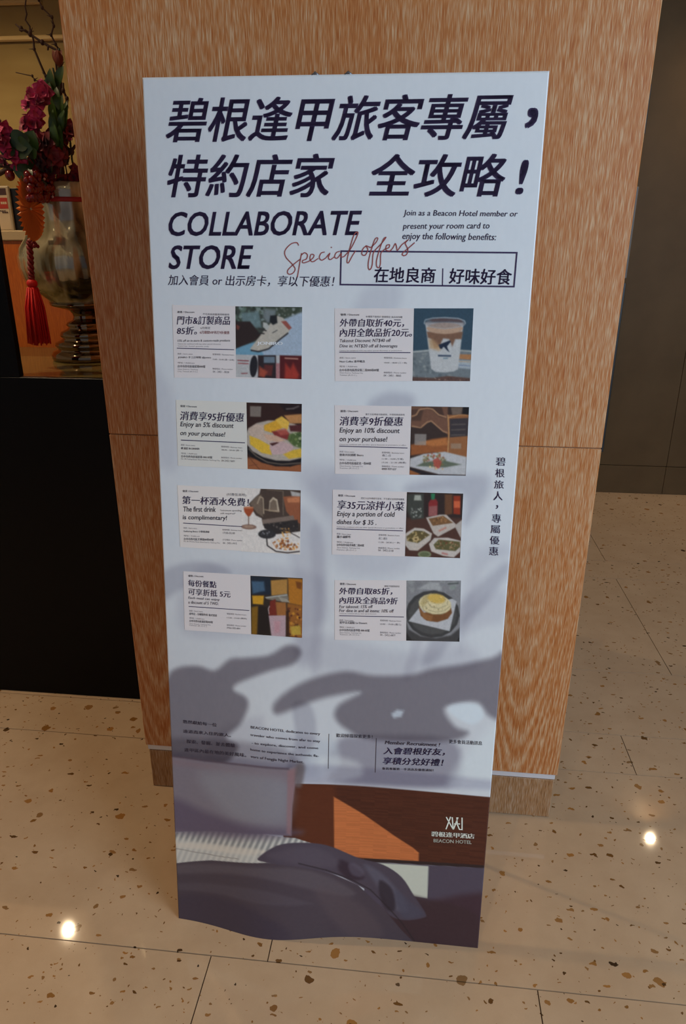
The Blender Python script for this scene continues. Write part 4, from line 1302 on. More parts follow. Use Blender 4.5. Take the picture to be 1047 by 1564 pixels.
# boxes
p.poly([(45.772,66.416),(48.107,65.786),(49.097,65.739),(50.801,67.339),(50.708,67.863),(47.936,69.624),(47.156,69.087)], (180, 172, 174), .08)
p.poly([(46.204,66.577),(48.612,65.943),(50.291,67.105),(46.965,67.789)], (120, 84, 54), .08)
p.speckle([(46.406,66.619),(48.494,66.052),(50.044,67.117),(47.084,67.679)], [(176, 126, 80), (90, 60, 40), (150, 104, 60)], 40, .1, .22, 4, .04)
p.line([(48.01,68.651),(49.219,67.938)], .3, (190, 110, 100), .08, .7)
p.poly([(50.801,67.339),(51.859,66.381),(51.766,69.768),(50.708,67.863)], (170, 164, 168), .08)
p.poly([(42.461,69.326),(43.978,68.251),(45.489,68.333),(46.906,69.1),(46.715,70.293),(44.664,72.255),(43.269,72.25),(42.549,71.437)], (184, 178, 180), .08)
p.poly([(42.659,69.843),(43.999,68.722),(45.51,68.777),(46.544,69.381),(44.603,70.931),(42.819,70.627)], (96, 84, 52), .08)
p.speckle([(42.659,69.843),(44.001,68.775),(45.513,68.829),(46.496,69.436),(44.6,70.852),(42.867,70.572)], [(176, 150, 96), (206, 190, 140), (60, 64, 36)], 40, .1, .22, 5, .04)
p.poly([(44.82,70.21),(44.79,70.37),(44.67,70.51),(44.50,70.61),(44.29,70.66),(44.07,70.64),(43.89,70.55),(43.76,70.42),(43.71,70.26),(43.75,70.10),(43.86,69.96),(44.04,69.86),(44.25,69.81),(44.46,69.84),(44.65,69.92),(44.77,70.05)], (190, 166, 120), .08)
p.poly([(44.50,70.22),(44.48,70.29),(44.43,70.36),(44.36,70.40),(44.28,70.42),(44.19,70.41),(44.11,70.37),(44.06,70.32),(44.04,70.25),(44.06,70.18),(44.10,70.11),(44.17,70.07),(44.26,70.05),(44.35,70.06),(44.42,70.10),(44.47,70.15)], (100, 84, 50), .06)
p.poly([(46.497,70.964),(47.322,69.866),(49.567,69.698),(51.79,70.16),(51.801,72.003),(50.764,73.12),(48.993,72.951),(46.94,72.265)], (186, 180, 184), .08)
p.poly([(47.257,71.056),(48.086,70.09),(51.599,70.301),(51.704,71.216),(50.949,71.996),(47.674,71.828)], (92, 88, 56), .08)
p.speckle([(47.257,71.056),(48.089,70.142),(51.552,70.356),(51.654,71.219),(50.943,71.891),(47.72,71.746)], [(70, 84, 44), (150, 116, 84), (180, 150, 120), (110, 60, 40)], 60, .1, .2, 6, .04)
p.line([(48.714,72.435),(49.731,72.645)], .3, (176, 90, 90), .08, .7)
p.poly([(46.97,72.80),(46.89,73.04),(46.66,73.26),(46.30,73.42),(45.86,73.50),(45.42,73.47),(45.05,73.35),(44.79,73.16),(44.69,72.92),(44.77,72.67),(45.01,72.45),(45.37,72.29),(45.80,72.22),(46.24,72.25),(46.61,72.36),(46.87,72.56)], (120, 132, 104), .1)
p.poly([(46.64,72.81),(46.59,72.97),(46.42,73.11),(46.16,73.21),(45.85,73.26),(45.54,73.24),(45.27,73.17),(45.09,73.05),(45.02,72.90),(45.08,72.75),(45.25,72.61),(45.51,72.51),(45.81,72.46),(46.12,72.47),(46.39,72.54),(46.57,72.66)], (92, 104, 76), .1)
photo_mesh(p, cd)

# --- card 7: street drink
cd = card([(3.578,78.277),(24.999,78.315),(24.95,89.559),(3.435,89.507)], PAPER, 'card for a meal discount, photo of a paper bag and yellow lights')
L = Letters(.85)
L.text('優惠 / Discount', [(4.474,79.256),(7.236,79.198),(4.487,78.868)], MIDG, .02)
L.text('每份餐點', [(4.364,81.023),(9.54,81.075),(4.406,79.776)], DARK, .024, .0)
L.text('可享折抵 5元', [(4.36,82.639),(12.058,82.739),(4.402,81.384)], DARK, .02, .04)
L.text('Each meal can enjoy', [(4.33,83.531),(10.084,83.592),(4.349,82.953)], GREY, .012, .12)
L.text('a discount of 5 TWD.', [(4.303,84.321),(9.867,84.286),(4.322,83.767)], GREY, .012, .12)
L.stroke([(4.335,84.872),(15.448,84.953)], .13, DARK)
L.text('商家 / Store name', [(4.405,85.845),(6.896,85.843),(4.415,85.527)], GR2, .0)
L.text('逢甲店 - 日曜製作所 葡式蛋撻', [(4.383,86.482),(9.513,86.52),(4.398,86.03)], MIDG, .02)
L.text('地址 / Address', [(4.41,87.224),(7.16,87.257),(4.42,86.904)], GR2, .0)
L.text('台中市西屯區福星路000號', [(4.388,87.865),(8.72,87.845),(4.403,87.411)], MIDG, .02)
L.text('Xitun District, Taichung City', [(4.372,88.346),(8.301,88.352),(4.381,88.079)], GR2, .0)
L.text('Taiwan (R.O.C.)', [(4.31,88.671),(7.58,88.666),(4.319,88.403)], GR2, .0)
L.text('營業時間 / Business hours', [(11.342,85.979),(14.86,85.961),(11.348,85.662)], GR2, .0)
L.text('11:00 - 22:00 (無休)', [(11.326,86.772),(14.95,86.745),(11.334,86.401)], MIDG, .0)
L.text('聯絡電話 / Phone number', [(11.299,88.152),(14.832,88.128),(11.305,87.833)], GR2, .0)
L.text('0966-505-884', [(11.288,88.684),(13.715,88.681),(11.294,88.365)], MIDG, .0)
L.build('lettering', cd)
p = photo([(15.7,78.399),(24.999,78.315),(24.95,89.559),(15.722,89.474)], (48, 40, 36), 104, 118)
p.poly([(15.774,78.394),(19.339,78.391),(19.323,81.774),(15.858,81.857)], (28, 40, 58), .2)
p.poly([(15.886,79.41),(18.105,79.331),(18.291,81.064),(16.108,81.712)], (64, 100, 140), .25, .9)
p.poly([(19.336,79.079),(22.274,78.652),(22.277,81.464),(19.446,81.895)], (176, 128, 62), .15)
p.poly([(22.395,78.467),(25.001,78.493),(24.984,83.488),(22.525,83.125)], (180, 112, 30), .2)
p.poly([(23.738,78.948),(24.834,79.137),(24.721,80.419),(23.987,80.207)], (120, 66, 24), .15)
p.poly([(15.979,82.108),(18.087,81.979),(17.951,83.672),(16.087,83.659)], (206, 150, 30), .15)
p.poly([(15.83,84.327),(17.079,83.987),(17.031,89.518),(15.771,89.604)], (130, 92, 22), .25)
p.poly([(17.079,83.987),(19.065,84.122),(19.039,89.381),(16.779,89.535)], (34, 28, 28), .2)
p.poly([(22.279,83.141),(24.984,83.488),(25.025,89.633),(22.288,89.424)], (150, 90, 34), .2)
p.speckle([(22.28,83.918),(24.988,84.005),(25.024,89.501),(22.288,89.424)], [(206, 140, 40), (90, 40, 30), (176, 120, 60), (60, 34, 30)], 40, .15, .35, 11, .06)
p.poly([(18.333,82.222),(22.277,81.336),(22.524,82.35),(21.54,82.928),(18.578,82.595)], (120, 116, 112), .1)
p.line([(18.332,82.351),(22.277,81.593)], .14, (180, 190, 200), .06)
p.poly([(20.556,81.956),(22.278,82.366),(22.771,82.98),(21.294,82.943)], (150, 146, 140), .1)
p.poly([(19.194,82.945),(20.184,82.495),(20.424,85.6),(18.932,85.697)], (120, 40, 32), .12)
p.poly([(20.183,83.013),(22.033,83.027),(22.159,85.618),(20.424,85.6)], (160, 100, 50), .15)
p.line([(19.008,85.43),(18.865,84.395),(19.116,83.859)], .14, (196, 176, 190), .05)
p.poly([(18.932,85.697),(22.035,85.444),(21.989,89.577),(19.414,89.753)], (176, 150, 170), .1)
p.poly([(19.924,86.682),(21.043,86.608),(20.916,88.725),(19.916,89.057)], (190, 130, 150), .3, .6)
p.poly([(22.034,84.714),(22.528,84.422),(22.661,89.399),(22.088,89.438)], (60, 36, 26), .1)
p.poly([(22.781,87.544),(24.638,87.157),(24.772,88.991),(23.034,89.109)], (190, 166, 60), .2, .8)
photo_mesh(p, cd)

# --- card 8: tart
cd = card([(30.621,78.349),(52.212,77.162),(52.629,88.369),(30.819,89.539)], PAPER, 'card for a bakery, photo of a lemon tart on a dark plate')
L = Letters(.85)
L.text('優惠 / Discount', [(31.529,79.177),(34.356,79.064),(31.521,78.764)], MIDG, .02)
L.text('優惠不得重複使用', [(39.25,79.102),(41.833,79.002),(39.239,78.773)], MIDG, .0)
L.text('外帶自取85折，', [(31.406,80.959),(40.698,80.445),(31.381,79.684)], DARK, .024, .1)
L.text('內用及全商品9折', [(31.491,82.627),(41.698,82.153),(31.466,81.344)], DARK, .024, .1)
L.text('For takeout: 15% off', [(31.507,83.468),(37.399,83.093),(31.496,82.907)], GREY, .012, .15)
L.text('For dine in and all items: 10% off', [(31.521,84.198),(41.081,83.695),(31.509,83.608)], GREY, .012, .15)
L.text('Cannot be combined with any other special discounts', [(31.582,84.645),(38.04,84.284),(31.577,84.392)], GR2, .0)
L.stroke([(31.534,84.902),(42.829,84.393)], .13, DARK)
L.text('商家 / Store name', [(31.606,85.888),(34.047,85.784),(31.6,85.548)], GR2, .0)
L.text('逢甲法式甜點 Le Dessert', [(31.616,86.398),(36.491,86.188),(31.607,85.916)], MIDG, .02)
L.text('地址 / Address', [(31.632,87.194),(34.29,87.072),(31.625,86.852)], GR2, .0)
L.text('台中市西屯區逢甲路 000-00號', [(31.644,87.821),(36.955,87.575),(31.634,87.336)], MIDG, .02)
L.text('Xitun District, Taichung City', [(31.653,88.277),(35.537,88.07),(31.647,87.992)], GR2, .0)
L.text('Taiwan (R.O.C.)', [(31.659,88.62),(35.123,88.469),(31.654,88.335)], GR2, .0)
L.text('營業時間 / Business hours', [(38.735,85.475),(42.398,85.346),(38.724,85.138)], GR2, .0)
L.text('10:00 - 19:00 (週三)', [(38.759,86.207),(42.427,86.075),(38.746,85.812)], MIDG, .0)
L.text('聯絡電話 / Phone number', [(38.81,87.733),(42.489,87.596),(38.799,87.393)], GR2, .0)
L.text('04 - 2452-6877', [(38.825,88.187),(41.511,88.117),(38.814,87.847)], MIDG, .0)
L.build('lettering', cd)
p = photo([(42.99,77.704),(52.212,77.162),(52.629,88.369),(43.405,88.811)], (126, 130, 144), 104, 116)
p.speckle([(42.99,77.704),(52.011,77.173),(52.181,80.014),(43.111,80.572)], [(140, 146, 158), (118, 122, 136)], 30, .3, .6, 4, .2)
p.poly([(44.977,79.086),(46.961,77.742),(48.493,77.787),(49.073,79.112)], (156, 162, 176), .2)
p.line([(50.026,77.913),(51.836,77.643)], .26, (66, 76, 80), .08, .8)
p.poly([(50.427,78.269),(51.428,78.019),(51.341,78.703),(50.584,78.803)], (120, 140, 140), .12, .7)
p.poly([(43.339,87.256),(44.366,88.602),(46.468,88.797),(52.163,88.345),(52.739,87.179),(52.681,88.366),(43.413,89.01)], (34, 32, 36), .2)
p.poly([(52.38,83.51),(52.05,85.18),(51.06,86.63),(49.56,87.60),(47.78,87.96),(45.98,87.65),(44.47,86.70),(43.46,85.27),(43.11,83.58),(43.48,81.90),(44.49,80.48),(46.00,79.53),(47.76,79.20),(49.51,79.52),(51.01,80.44),(52.02,81.84)], (60, 62, 68), .1)
p.poly([(51.88,83.56),(51.58,85.00),(50.70,86.23),(49.36,87.07),(47.78,87.37),(46.19,87.10),(44.84,86.29),(43.94,85.07),(43.63,83.63),(43.96,82.20),(44.86,80.98),(46.19,80.17),(47.76,79.88),(49.33,80.15),(50.65,80.95),(51.55,82.14)], (76, 78, 84), .12)
p.poly([(43.257,85.289),(43.759,86.662),(45.898,87.788),(48.512,87.976),(51.068,87.293),(52.527,85.793),(52.681,88.366),(43.413,89.01)], (44, 44, 48), .25, .75)
p.poly([(43.641,85.124),(45.515,82.356),(50.936,80.501),(51.679,81.003),(50.817,86.524),(47.89,85.963)], (176, 182, 200), .08)
p.poly([(45.244,82.096),(46.211,83.421),(50.768,82.023),(51.035,83.11),(50.381,84.262),(48.616,84.991),(46.797,84.832),(45.721,84.009)], (120, 76, 44), .1)
p.poly([(45.463,82.913),(46.74,83.665),(47.784,83.875),(47.575,84.865),(46.264,84.532)], (150, 100, 60), .2, .8)
p.poly([(50.86,81.94),(50.60,82.64),(49.94,83.19),(49.00,83.52),(47.91,83.57),(46.84,83.33),(45.96,82.85),(45.40,82.19),(45.24,81.45),(45.52,80.76),(46.18,80.21),(47.12,79.88),(48.20,79.84),(49.26,80.07),(50.14,80.56),(50.70,81.21)], (206, 196, 160), .1)
p.poly([(45.489,81.804),(46.066,80.39),(47.318,79.765),(46.861,80.891),(46.158,82.315)], (176, 160, 110), .25, .8)
p.poly([(49.79,80.80),(49.65,81.13),(49.29,81.38),(48.78,81.53),(48.19,81.54),(47.61,81.42),(47.13,81.19),(46.82,80.88),(46.73,80.53),(46.87,80.21),(47.23,79.95),(47.74,79.81),(48.33,79.79),(48.91,79.91),(49.39,80.14),(49.70,80.46)], (206, 170, 74), .25, .9)
for q in ([(46.409,82.161),(46.956,82.818),(48.262,83.15),(49.785,82.775),(50.632,81.894)], [(46.76,81.448),(47.443,82.233),(48.741,82.483),(49.987,81.797)], [(45.888,82.055),(46.191,83.005),(47.769,83.598),(49.563,83.427)], [(49.402,80.459),(50.204,81.095),(50.115,81.788)]):
    p.line(q, .10, (150, 140, 110), .06, .8)
p.speckle([(50.60,81.73),(50.36,82.29),(49.77,82.73),(48.92,82.99),(47.93,83.02),(46.96,82.82),(46.15,82.42),(45.64,81.88),(45.49,81.28),(45.73,80.72),(46.33,80.28),(47.18,80.03),(48.17,80.00),(49.13,80.20),(49.93,80.60),(50.45,81.14)], [(130, 104, 60), (220, 214, 190)], 34, .05, .11, 12, .04)
photo_mesh(p, cd)

# ---------------------------------------------------------------- stand that holds the sheet up, behind it
stand_m = mat('stand_metal', rgb(120, 120, 124), 0.35, metal=0.8)
bz = np.array(BASE)


def sp(s, t, back):
    return BASE + VS * (s / 100) + VT * ((t - HT) / 100) - VN * (back / 1000)


mb = MB()
mb.tube([sp(30, 1.0, 9), sp(30, 149.5, 9)], .006, 10)
mb.build('pole', stand_m, banner)
foot = sp(30, 149.5, 9)
mb = MB()
mb.tube([Vector((foot.x - .2, foot.y + .03, .008)), Vector((foot.x + .2, foot.y + .03, .008))], .007, 8)
mb.tube([Vector((foot.x, foot.y, .03)), Vector((foot.x, foot.y + .03, .008))], .006, 8)
mb.build('foot_bar', stand_m, banner)
hinge = sp(30, 60, 12)
mb = MB()
mb.tube([hinge, Vector((hinge.x, -.030, .008))], .005, 8)
mb.build('rear_leg', stand_m, banner)
mb = MB()
mb.tube([sp(2, .6, 4.5), sp(58, .6, 4.5)], .003, 8)
mb.build('top_bar', stand_m, banner)
for s_ in (26.3, 31.2):
    mb = MB()
    a = sp(s_ - .5, 0, 2)
    b = sp(s_ + .5, 0, 2)
    mb.tube([a, a.lerp(b, .5) + Vector((0, 0, .004)), b], .0022, 6)
    mb.build('top_clip', stand_m, banner)

# ---------------------------------------------------------------- vase on the counter
VC = [(-0.356,0.7,0.962)][0]
VX, VY, VZ = VC[0], .70, .963
vase = empty('vase', (VX, VY, VZ))
tag(vase, 'smoky glass urn vase on a ringed chrome foot, standing on the black counter', 'vase')
vg = mat('smoky_mercury_glass', rough=0.12, metal=0.45, spec=0.7, coat=0.6)
t = NT(vg)
tc = t.n('ShaderNodeTexCoord')
sx = t.n('ShaderNodeSeparateXYZ')
t.l(tc.outputs['Object'], sx.inputs[0])
n1 = t.noise(t.coords(scale=(16, 16, 3.0), loc=(0, 0, 3)), 1.0, 2.5, 0.5, .6)
c = t.ramp(n1, [(0.34, rgb(46, 36, 24)), (0.44, rgb(132, 120, 84)), (0.56, rgb(186, 178, 146)), (0.7, rgb(100, 88, 58))])
t.l(c, t.b.inputs['Base Color'])
chrome = mat('chrome', rgb(132, 112, 90), 0.05, metal=1.0)
red_m = mat('red_ribbon', rgb(150, 14, 12), 0.5)
k_ = .00184      # metres per photo pixel at the vase's distance


def zz(y):
    return (548 - y) * (.4766 / 265.0)


foot_prof = [(0, 0), (56 * k_, 0), (58 * k_, .006), (58 * k_, .016), (55 * k_, .024), (48 * k_, .028), (47 * k_, .034), (51 * k_, .042), (50 * k_, .050), (42 * k_, .056), (38 * k_, .062),
             (42 * k_, .070), (40 * k_, .080), (30 * k_, .088), (27 * k_, .094), (31 * k_, .100), (28 * k_, .107), (20 * k_, .113), (18 * k_, .122), (19 * k_, .132), (24 * k_, .142), (38 * k_, .149), (50 * k_, .156), (52 * k_, .163), (0, .163)]
o = lathe('foot', foot_prof, (0, 0, 0), chrome, vase)
o['label'] = 'polished chrome foot with stacked rings'
bowl = [(0, .164), (51 * k_, .164), (53 * k_, .172), (62 * k_, .186), (75 * k_, .207), (83 * k_, .232), (87 * k_, .262), (87 * k_, .288), (83 * k_, .312), (75 * k_, .334), (69 * k_, .356), (66 * k_, .39), (65 * k_, .425), (64 * k_, .455), (64 * k_, .4766), (62 * k_, .478), (60 * k_, .474), (60 * k_, .43), (61 * k_, .36), (74 * k_, .30), (74 * k_, .24), (40 * k_, .18), (0, .178)]


def fl(w, z):
    e = max(0.0, 1 - abs(z - .25) / .10)
    return .012 * e * math.sin(w * 22 + z * 14)


lathe('bowl', bowl, (0, 0, 0), vg, vase, 132, fl)
lathe('ribbon', [(66.0 * k_, .428), (67.2 * k_, .430), (67.2 * k_, .438), (65.5 * k_, .440)], (0, 0, 0), red_m, vase)['label'] = 'thin red band round the neck'

# ---------------------------------------------------------------- flowers and branches in the vase
bark = mat('bark', rgb(60, 34, 22), 0.8)
mouth = Vector((VX, VY, VZ + .46))
deep = Vector((VX, VY, VZ + .26))


def W(l, db=0.0):
    return [Vector((a, b + db, c)) for a, b, c in l]


def branch(main, twigs, r, label, knots=()):
    r = r * .68
    pts = [deep + Vector((random.uniform(-.015, .015), random.uniform(-.015, .015), 0)), mouth + Vector((random.uniform(-.05, .0), random.uniform(-.04, .04), .0))] + main
    root = empty('bare_branch', tuple(pts[0]))
    tag(root, label, 'branch', 'bare branches in the vase')
    mb = MB()
    n = len(pts)
    mb.tube(pts, [r * (1.25 - .8 * i / n) for i in range(n)], 7)
    for q in main[1:-1]:
        if random.random() < .75:
            mb.ball(q, r * 1.5, 0, (1, 1, 1.2), 6, 4)
            d = Vector((random.uniform(-1, 1), random.uniform(-.5, .5), random.uniform(-.2, 1))).normalized()
            mb.tube([q, q + d * r * 4.5], [r * .6, r * .2], 5)
    mb.build('stem', bark, root)
    for tw in twigs:
        m2 = MB()
        m2.tube(tw, [r * .7 * (1.1 - .6 * i / len(tw)) for i in range(len(tw))], 6)
        for q in tw[1:]:
            if random.random() < .6:
                m2.ball(q, r * .95, 0, (1, 1, 1.3), 6, 4)
        m2.build('twig', bark, root)


stemA = W([(-0.366,0.7,1.544),(-0.351,0.7,1.704),(-0.346,0.69,1.737),(-0.334,0.69,1.76)])
branch(stemA + W([(-0.341,0.69,1.772),(-0.35,0.69,1.793),(-0.34,0.69,1.813),(-0.342,0.69,1.832),(-0.365,0.69,1.853),(-0.371,0.69,1.87),(-0.371,0.69,1.896)]), [], .0042, 'thin bare twig rising highest beside the oak column edge')
branch(W([(-0.395,0.74,1.549),(-0.392,0.72,1.674),(-0.384,0.7,1.703),(-0.395,0.7,1.733),(-0.406,0.7,1.765),(-0.405,0.7,1.787),(-0.411,0.7,1.803),(-0.41,0.7,1.816),(-0.42,0.7,1.83),(-0.414,0.7,1.843),(-0.416,0.7,1.859),(-0.411,0.7,1.874),(-0.406,0.7,1.898)]), [], .0044, 'thin bare twig zigzagging upward at the left of the vase flowers')
branch(W([(-0.336,0.66,1.539),(-0.33,0.66,1.645),(-0.322,0.66,1.713),(-0.318,0.66,1.75),(-0.336,0.66,1.757),(-0.362,0.66,1.77),(-0.392,0.66,1.789),(-0.414,0.66,1.801),(-0.427,0.66,1.811)]), [W([(-0.392,0.66,1.789),(-0.4,0.655,1.796),(-0.415,0.65,1.796)]), W([(-0.347,0.66,1.762),(-0.347,0.655,1.752)])], .0060, 'thickest bare branch, leaning left across the two thin twigs')
branch(W([(-0.374,0.68,1.542),(-0.375,0.68,1.649),(-0.374,0.68,1.692),(-0.39,0.68,1.685),(-0.406,0.68,1.691),(-0.411,0.68,1.7),(-0.455,0.68,1.709)]), [], .0034, 'short bare twig pointing left just above the pink blossom spike')
branch(W([(-0.348,0.62,1.438),(-0.34,0.62,1.483),(-0.3,0.62,1.514),(-0.287,0.62,1.528)]), [W([(-0.312,0.62,1.569),(-0.299,0.62,1.617),(-0.295,0.62,1.635),(-0.302,0.62,1.654),(-0.3,0.62,1.671)])], .0085, 'stout dark branch forking beside the column above the vase rim')

petal_pk = mat('magenta_petals', rough=0.6, sheen=0.2)
t = NT(petal_pk)
c = t.ramp(t.noise(t.coords(scale=(30, 30, 30)), 1.0, 2, .5), [(0.35, rgb(120, 6, 40)), (0.5, rgb(176, 22, 76)), (0.68, rgb(214, 70, 124))])
t.l(c, t.b.inputs['Base Color'])
petal_rd = mat('crimson_petals', rough=0.6, sheen=0.2)
t = NT(petal_rd)
c = t.ramp(t.noise(t.coords(scale=(30, 30, 30)), 1.0, 2, .5), [(0.35, rgb(70, 4, 14)), (0.6, rgb(130, 12, 30)), (0.75, rgb(160, 24, 40))])
t.l(c, t.b.inputs['Base Color'])
leaf_m = mat('leaf_green', rough=0.4)
t = NT(leaf_m)
c = t.ramp(t.noise(t.coords(scale=(9, 9, 9)), 1.0, 2, .5), [(0.35, rgb(20, 44, 12)), (0.65, rgb(62, 92, 26))])
t.l(c, t.b.inputs['Base Color'])
stem_g = mat('stem_green', rgb(40, 52, 22), 0.6)
berry_m = mat('dark_red_berry', rgb(110, 8, 16), 0.18, spec=0.7)
white_m = mat('highlight_specks', rgb(214, 190, 190), 0.6)
bud_m = mat('rust_bud', rgb(120, 50, 24), 0.6)


def leaf_data(base, tip, width, up=Vector((0, -1, 0)), fold=.25, n=7):
    d = tip - base
    side = d.cross(up).normalized()
    nrm = side.cross(d).normalized()
    V, F = [], []
    for i in range(n + 1):
        s = i / n
        w = width * math.sin(math.pi * min(1, s * .96 + .04)) ** .8
        c = base + d * s + nrm * (d.length * .12 * math.sin(math.pi * s))
        V += [c - side * w + nrm * w * fold, c, c + side * w + nrm * w * fold]
    for i in range(n):
        for k in range(2):
            a = i * 3 + k
            F.append((a, a + 1, a + 4, a + 3))
    m = len(V)
    V += [v - nrm * .0008 for v in V]
    F += [tuple(q + m for q in f[::-1]) for f in F]
    return V, F


def blossom(mb, c, r, facing, n=5, mi=0):
    facing = facing.normalized()
    a = facing.orthogonal().normalized()
    b = facing.cross(a)
    w0 = random.uniform(0, 6)
    for ring, (rr, lift) in enumerate(((1.0, .35), (.6, .75))):
        for k in range(n):
            w = w0 + ring * .6 + 2 * math.pi * k / n + random.uniform(-.2, .2)
            tip = c + (a * math.cos(w) + b * math.sin(w)) * r * rr + facing * r * lift * random.uniform(.6, 1.2)
            V, F = leaf_data(c, tip, r * .42, facing, .3, 4)
            mb.add(V, F, mi)


def flower_spike(cen, label, m, r, spread, n, cat='flower'):
    pts = [deep + Vector((random.uniform(-.02, .02), 0, 0)), mouth + Vector((random.uniform(-.05, 0), -.03, 0))] + cen
    root = empty('flower_spike', tuple(pts[0]))
    tag(root, label, cat)
    mb = MB()
    mb.tube(catmull(pts, 4), .0028, 6)
    mb.build('stem', stem_g, root)
    P = catmull(cen, 8)
    for i in range(n):
        s = P[int((i + .5) / n * (len(P) - 1))]
        off = Vector((random.uniform(-1, 1), random.uniform(-1, .6), random.uniform(-.6, .6)))
        c = s + off * spread
        mb = MB()
        blossom(mb, c, r * random.uniform(.75, 1.15), off + Vector((0, -.7, .1)), 5)
        mb.build('blossom', m, root)


flower_spike(W([(-0.365,0.58,1.463),(-0.364,0.57,1.503),(-0.362,0.56,1.547),(-0.363,0.56,1.584),(-0.344,0.56,1.62),(-0.326,0.56,1.644)]), 'magenta blossom spike standing tall just left of the column', petal_pk, .026, .017, 30)
flower_spike(W([(-0.39,0.54,1.459),(-0.408,0.5,1.488),(-0.416,0.5,1.54),(-0.418,0.5,1.568),(-0.433,0.5,1.597)]), 'magenta blossoms cut off by the left edge of the photo', petal_pk, .026, .016, 12)
flower_spike(W([(-0.344,0.6,1.455),(-0.34,0.58,1.481),(-0.335,0.57,1.503),(-0.317,0.57,1.533)]), 'dark crimson blossom cluster low above the vase rim', petal_rd, .028, .022, 20)
flower_spike(W([(-0.312,0.64,1.455),(-0.301,0.62,1.493),(-0.3,0.62,1.539),(-0.3,0.62,1.577)]), 'narrow crimson spike half hidden behind the column edge', petal_rd, .020, .010, 9)


def leafy(cen, leaves, label):
    pts = [deep, mouth + Vector((random.uniform(-.05, 0), -.03, 0))] + cen
    root = empty('leafy_stem', tuple(pts[0]))
    tag(root, label, 'foliage')
    mb = MB()
    mb.tube(catmull(pts, 4), .003, 6)
    mb.build('stem', stem_g, root)
    for base, tip, w in leaves:
        mb = MB()
        V, F = leaf_data(base, tip, w)
        mb.add(V, F)
        mb.build('leaf', leaf_m, root)


def lv(pairs, w):
    P = W(pairs)
    return [(P[i], P[i + 1], w) for i in range(0, len(P) - 1, 2)]


leafy(W([(-0.346,0.56,1.449),(-0.375,0.55,1.491),(-0.389,0.54,1.51),(-0.403,0.53,1.524)]),
      lv([(-0.374,0.53,1.501),(-0.419,0.52,1.553),(-0.38,0.53,1.505),(-0.427,0.51,1.516),(-0.374,0.53,1.501),(-0.401,0.52,1.545),(-0.367,0.53,1.499),(-0.345,0.52,1.55),(-0.386,0.52,1.517),(-0.42,0.5,1.483),(-0.381,0.54,1.492),(-0.377,0.52,1.45),(-0.375,0.53,1.495),(-0.345,0.52,1.522),(-0.396,0.52,1.532),(-0.427,0.51,1.54),(-0.384,0.5,1.509),(-0.338,0.49,1.505),(-0.362,0.5,1.471),(-0.378,0.49,1.432),(-0.35,0.5,1.531),(-0.391,0.49,1.513),(-0.394,0.5,1.52),(-0.421,0.49,1.493)], .026),
      'broad dark green leaves left of the blossoms, above the paper fan')
leafy(W([(-0.326,0.6,1.531),(-0.318,0.6,1.6),(-0.31,0.6,1.667),(-0.313,0.6,1.7)]),
      lv([(-0.321,0.6,1.566),(-0.316,0.58,1.639),(-0.314,0.6,1.574),(-0.291,0.59,1.64),(-0.32,0.6,1.6),(-0.324,0.59,1.674),(-0.318,0.6,1.642),(-0.316,0.59,1.698),(-0.307,0.6,1.659),(-0.28,0.59,1.702),(-0.319,0.58,1.537),(-0.312,0.57,1.604),(-0.312,0.59,1.538),(-0.287,0.58,1.605),(-0.328,0.61,1.636),(-0.336,0.6,1.679),(-0.304,0.6,1.557),(-0.286,0.6,1.628),(-0.306,0.56,1.517),(-0.306,0.55,1.575),(-0.302,0.57,1.51),(-0.294,0.56,1.568),(-0.296,0.57,1.603),(-0.295,0.57,1.653)], .011),
      'upright narrow green leaves between the blossoms and the column')


def berries(cen, region, n, r, label, m, cat='berries', whites=0):
    pts = [deep, mouth + Vector((-.05, -.04, .01))] + cen
    root = empty('berry_spray', tuple(pts[0]))
    tag(root, label, cat)
    mb = MB()
    P = catmull(pts, 3)
    mb.tube(P, .002, 5)
    mb.build('stem', stem_g, root)
    lo = Vector(map(min, *region))
    hi = Vector(map(max, *region))
    rest, specks = MB(), MB()
    for i in range(n):
        c = Vector([random.uniform(a, b) for a, b in zip(lo, hi)])
        rest.ball(c, r * random.uniform(.7, 1.2), 0, (1, 1, 1), 8, 6)
    o = rest.build('berry_cluster', m, root)
    o['kind'] = 'stuff'
    if whites:
        for i in range(whites):
            c = Vector([random.uniform(a, b) for a, b in zip(lo, hi)]) + Vector((0, -.012, 0))
            specks.ball(c, .0035, 0, (1, 1, 1), 6, 4)  # small white balls imitate glints on the berries
        o = specks.build('highlight_specks', white_m, root)
        o['kind'] = 'stuff'


berries(W([(-0.329,0.52,1.426),(-0.344,0.52,1.442)]), W([(-0.342,0.47,1.453),(-0.362,0.6,1.392)]), 120, .0085, 'dark red berry spray drooping over the vase rim behind the paper fan', berry_m, whites=26)
berries(W([(-0.326,0.55,1.46),(-0.325,0.55,1.497)]), W([(-0.364,0.56,1.538),(-0.356,0.64,1.472)]), 80, .0095, 'dark red berry spray with white highlight specks under the crimson blossoms', berry_m, whites=36)
berries(W([(-0.352,0.66,1.441),(-0.34,0.66,1.452)]), W([(-0.346,0.62,1.454),(-0.337,0.68,1.441)]), 24, .007, 'small dark berries on the vase rim beside the column', berry_m, whites=5)
b0 = W([(-0.355,0.5,1.444),(-0.383,0.5,1.463),(-0.4,0.5,1.467),(-0.411,0.5,1.456),(-0.413,0.5,1.447)])
root = empty('berry_twig', tuple(b0[0]))
tag(root, 'single red berry hanging on a dark twig at the left', 'berries')
mb = MB(); mb.tube([deep, mouth + Vector((-.05, -.03, 0))] + b0, .0032, 6)
mb.tube(W([(-0.383,0.5,1.463),(-0.415,0.5,1.462),(-0.439,0.5,1.452),(-0.453,0.5,1.447)]), .006, 6)
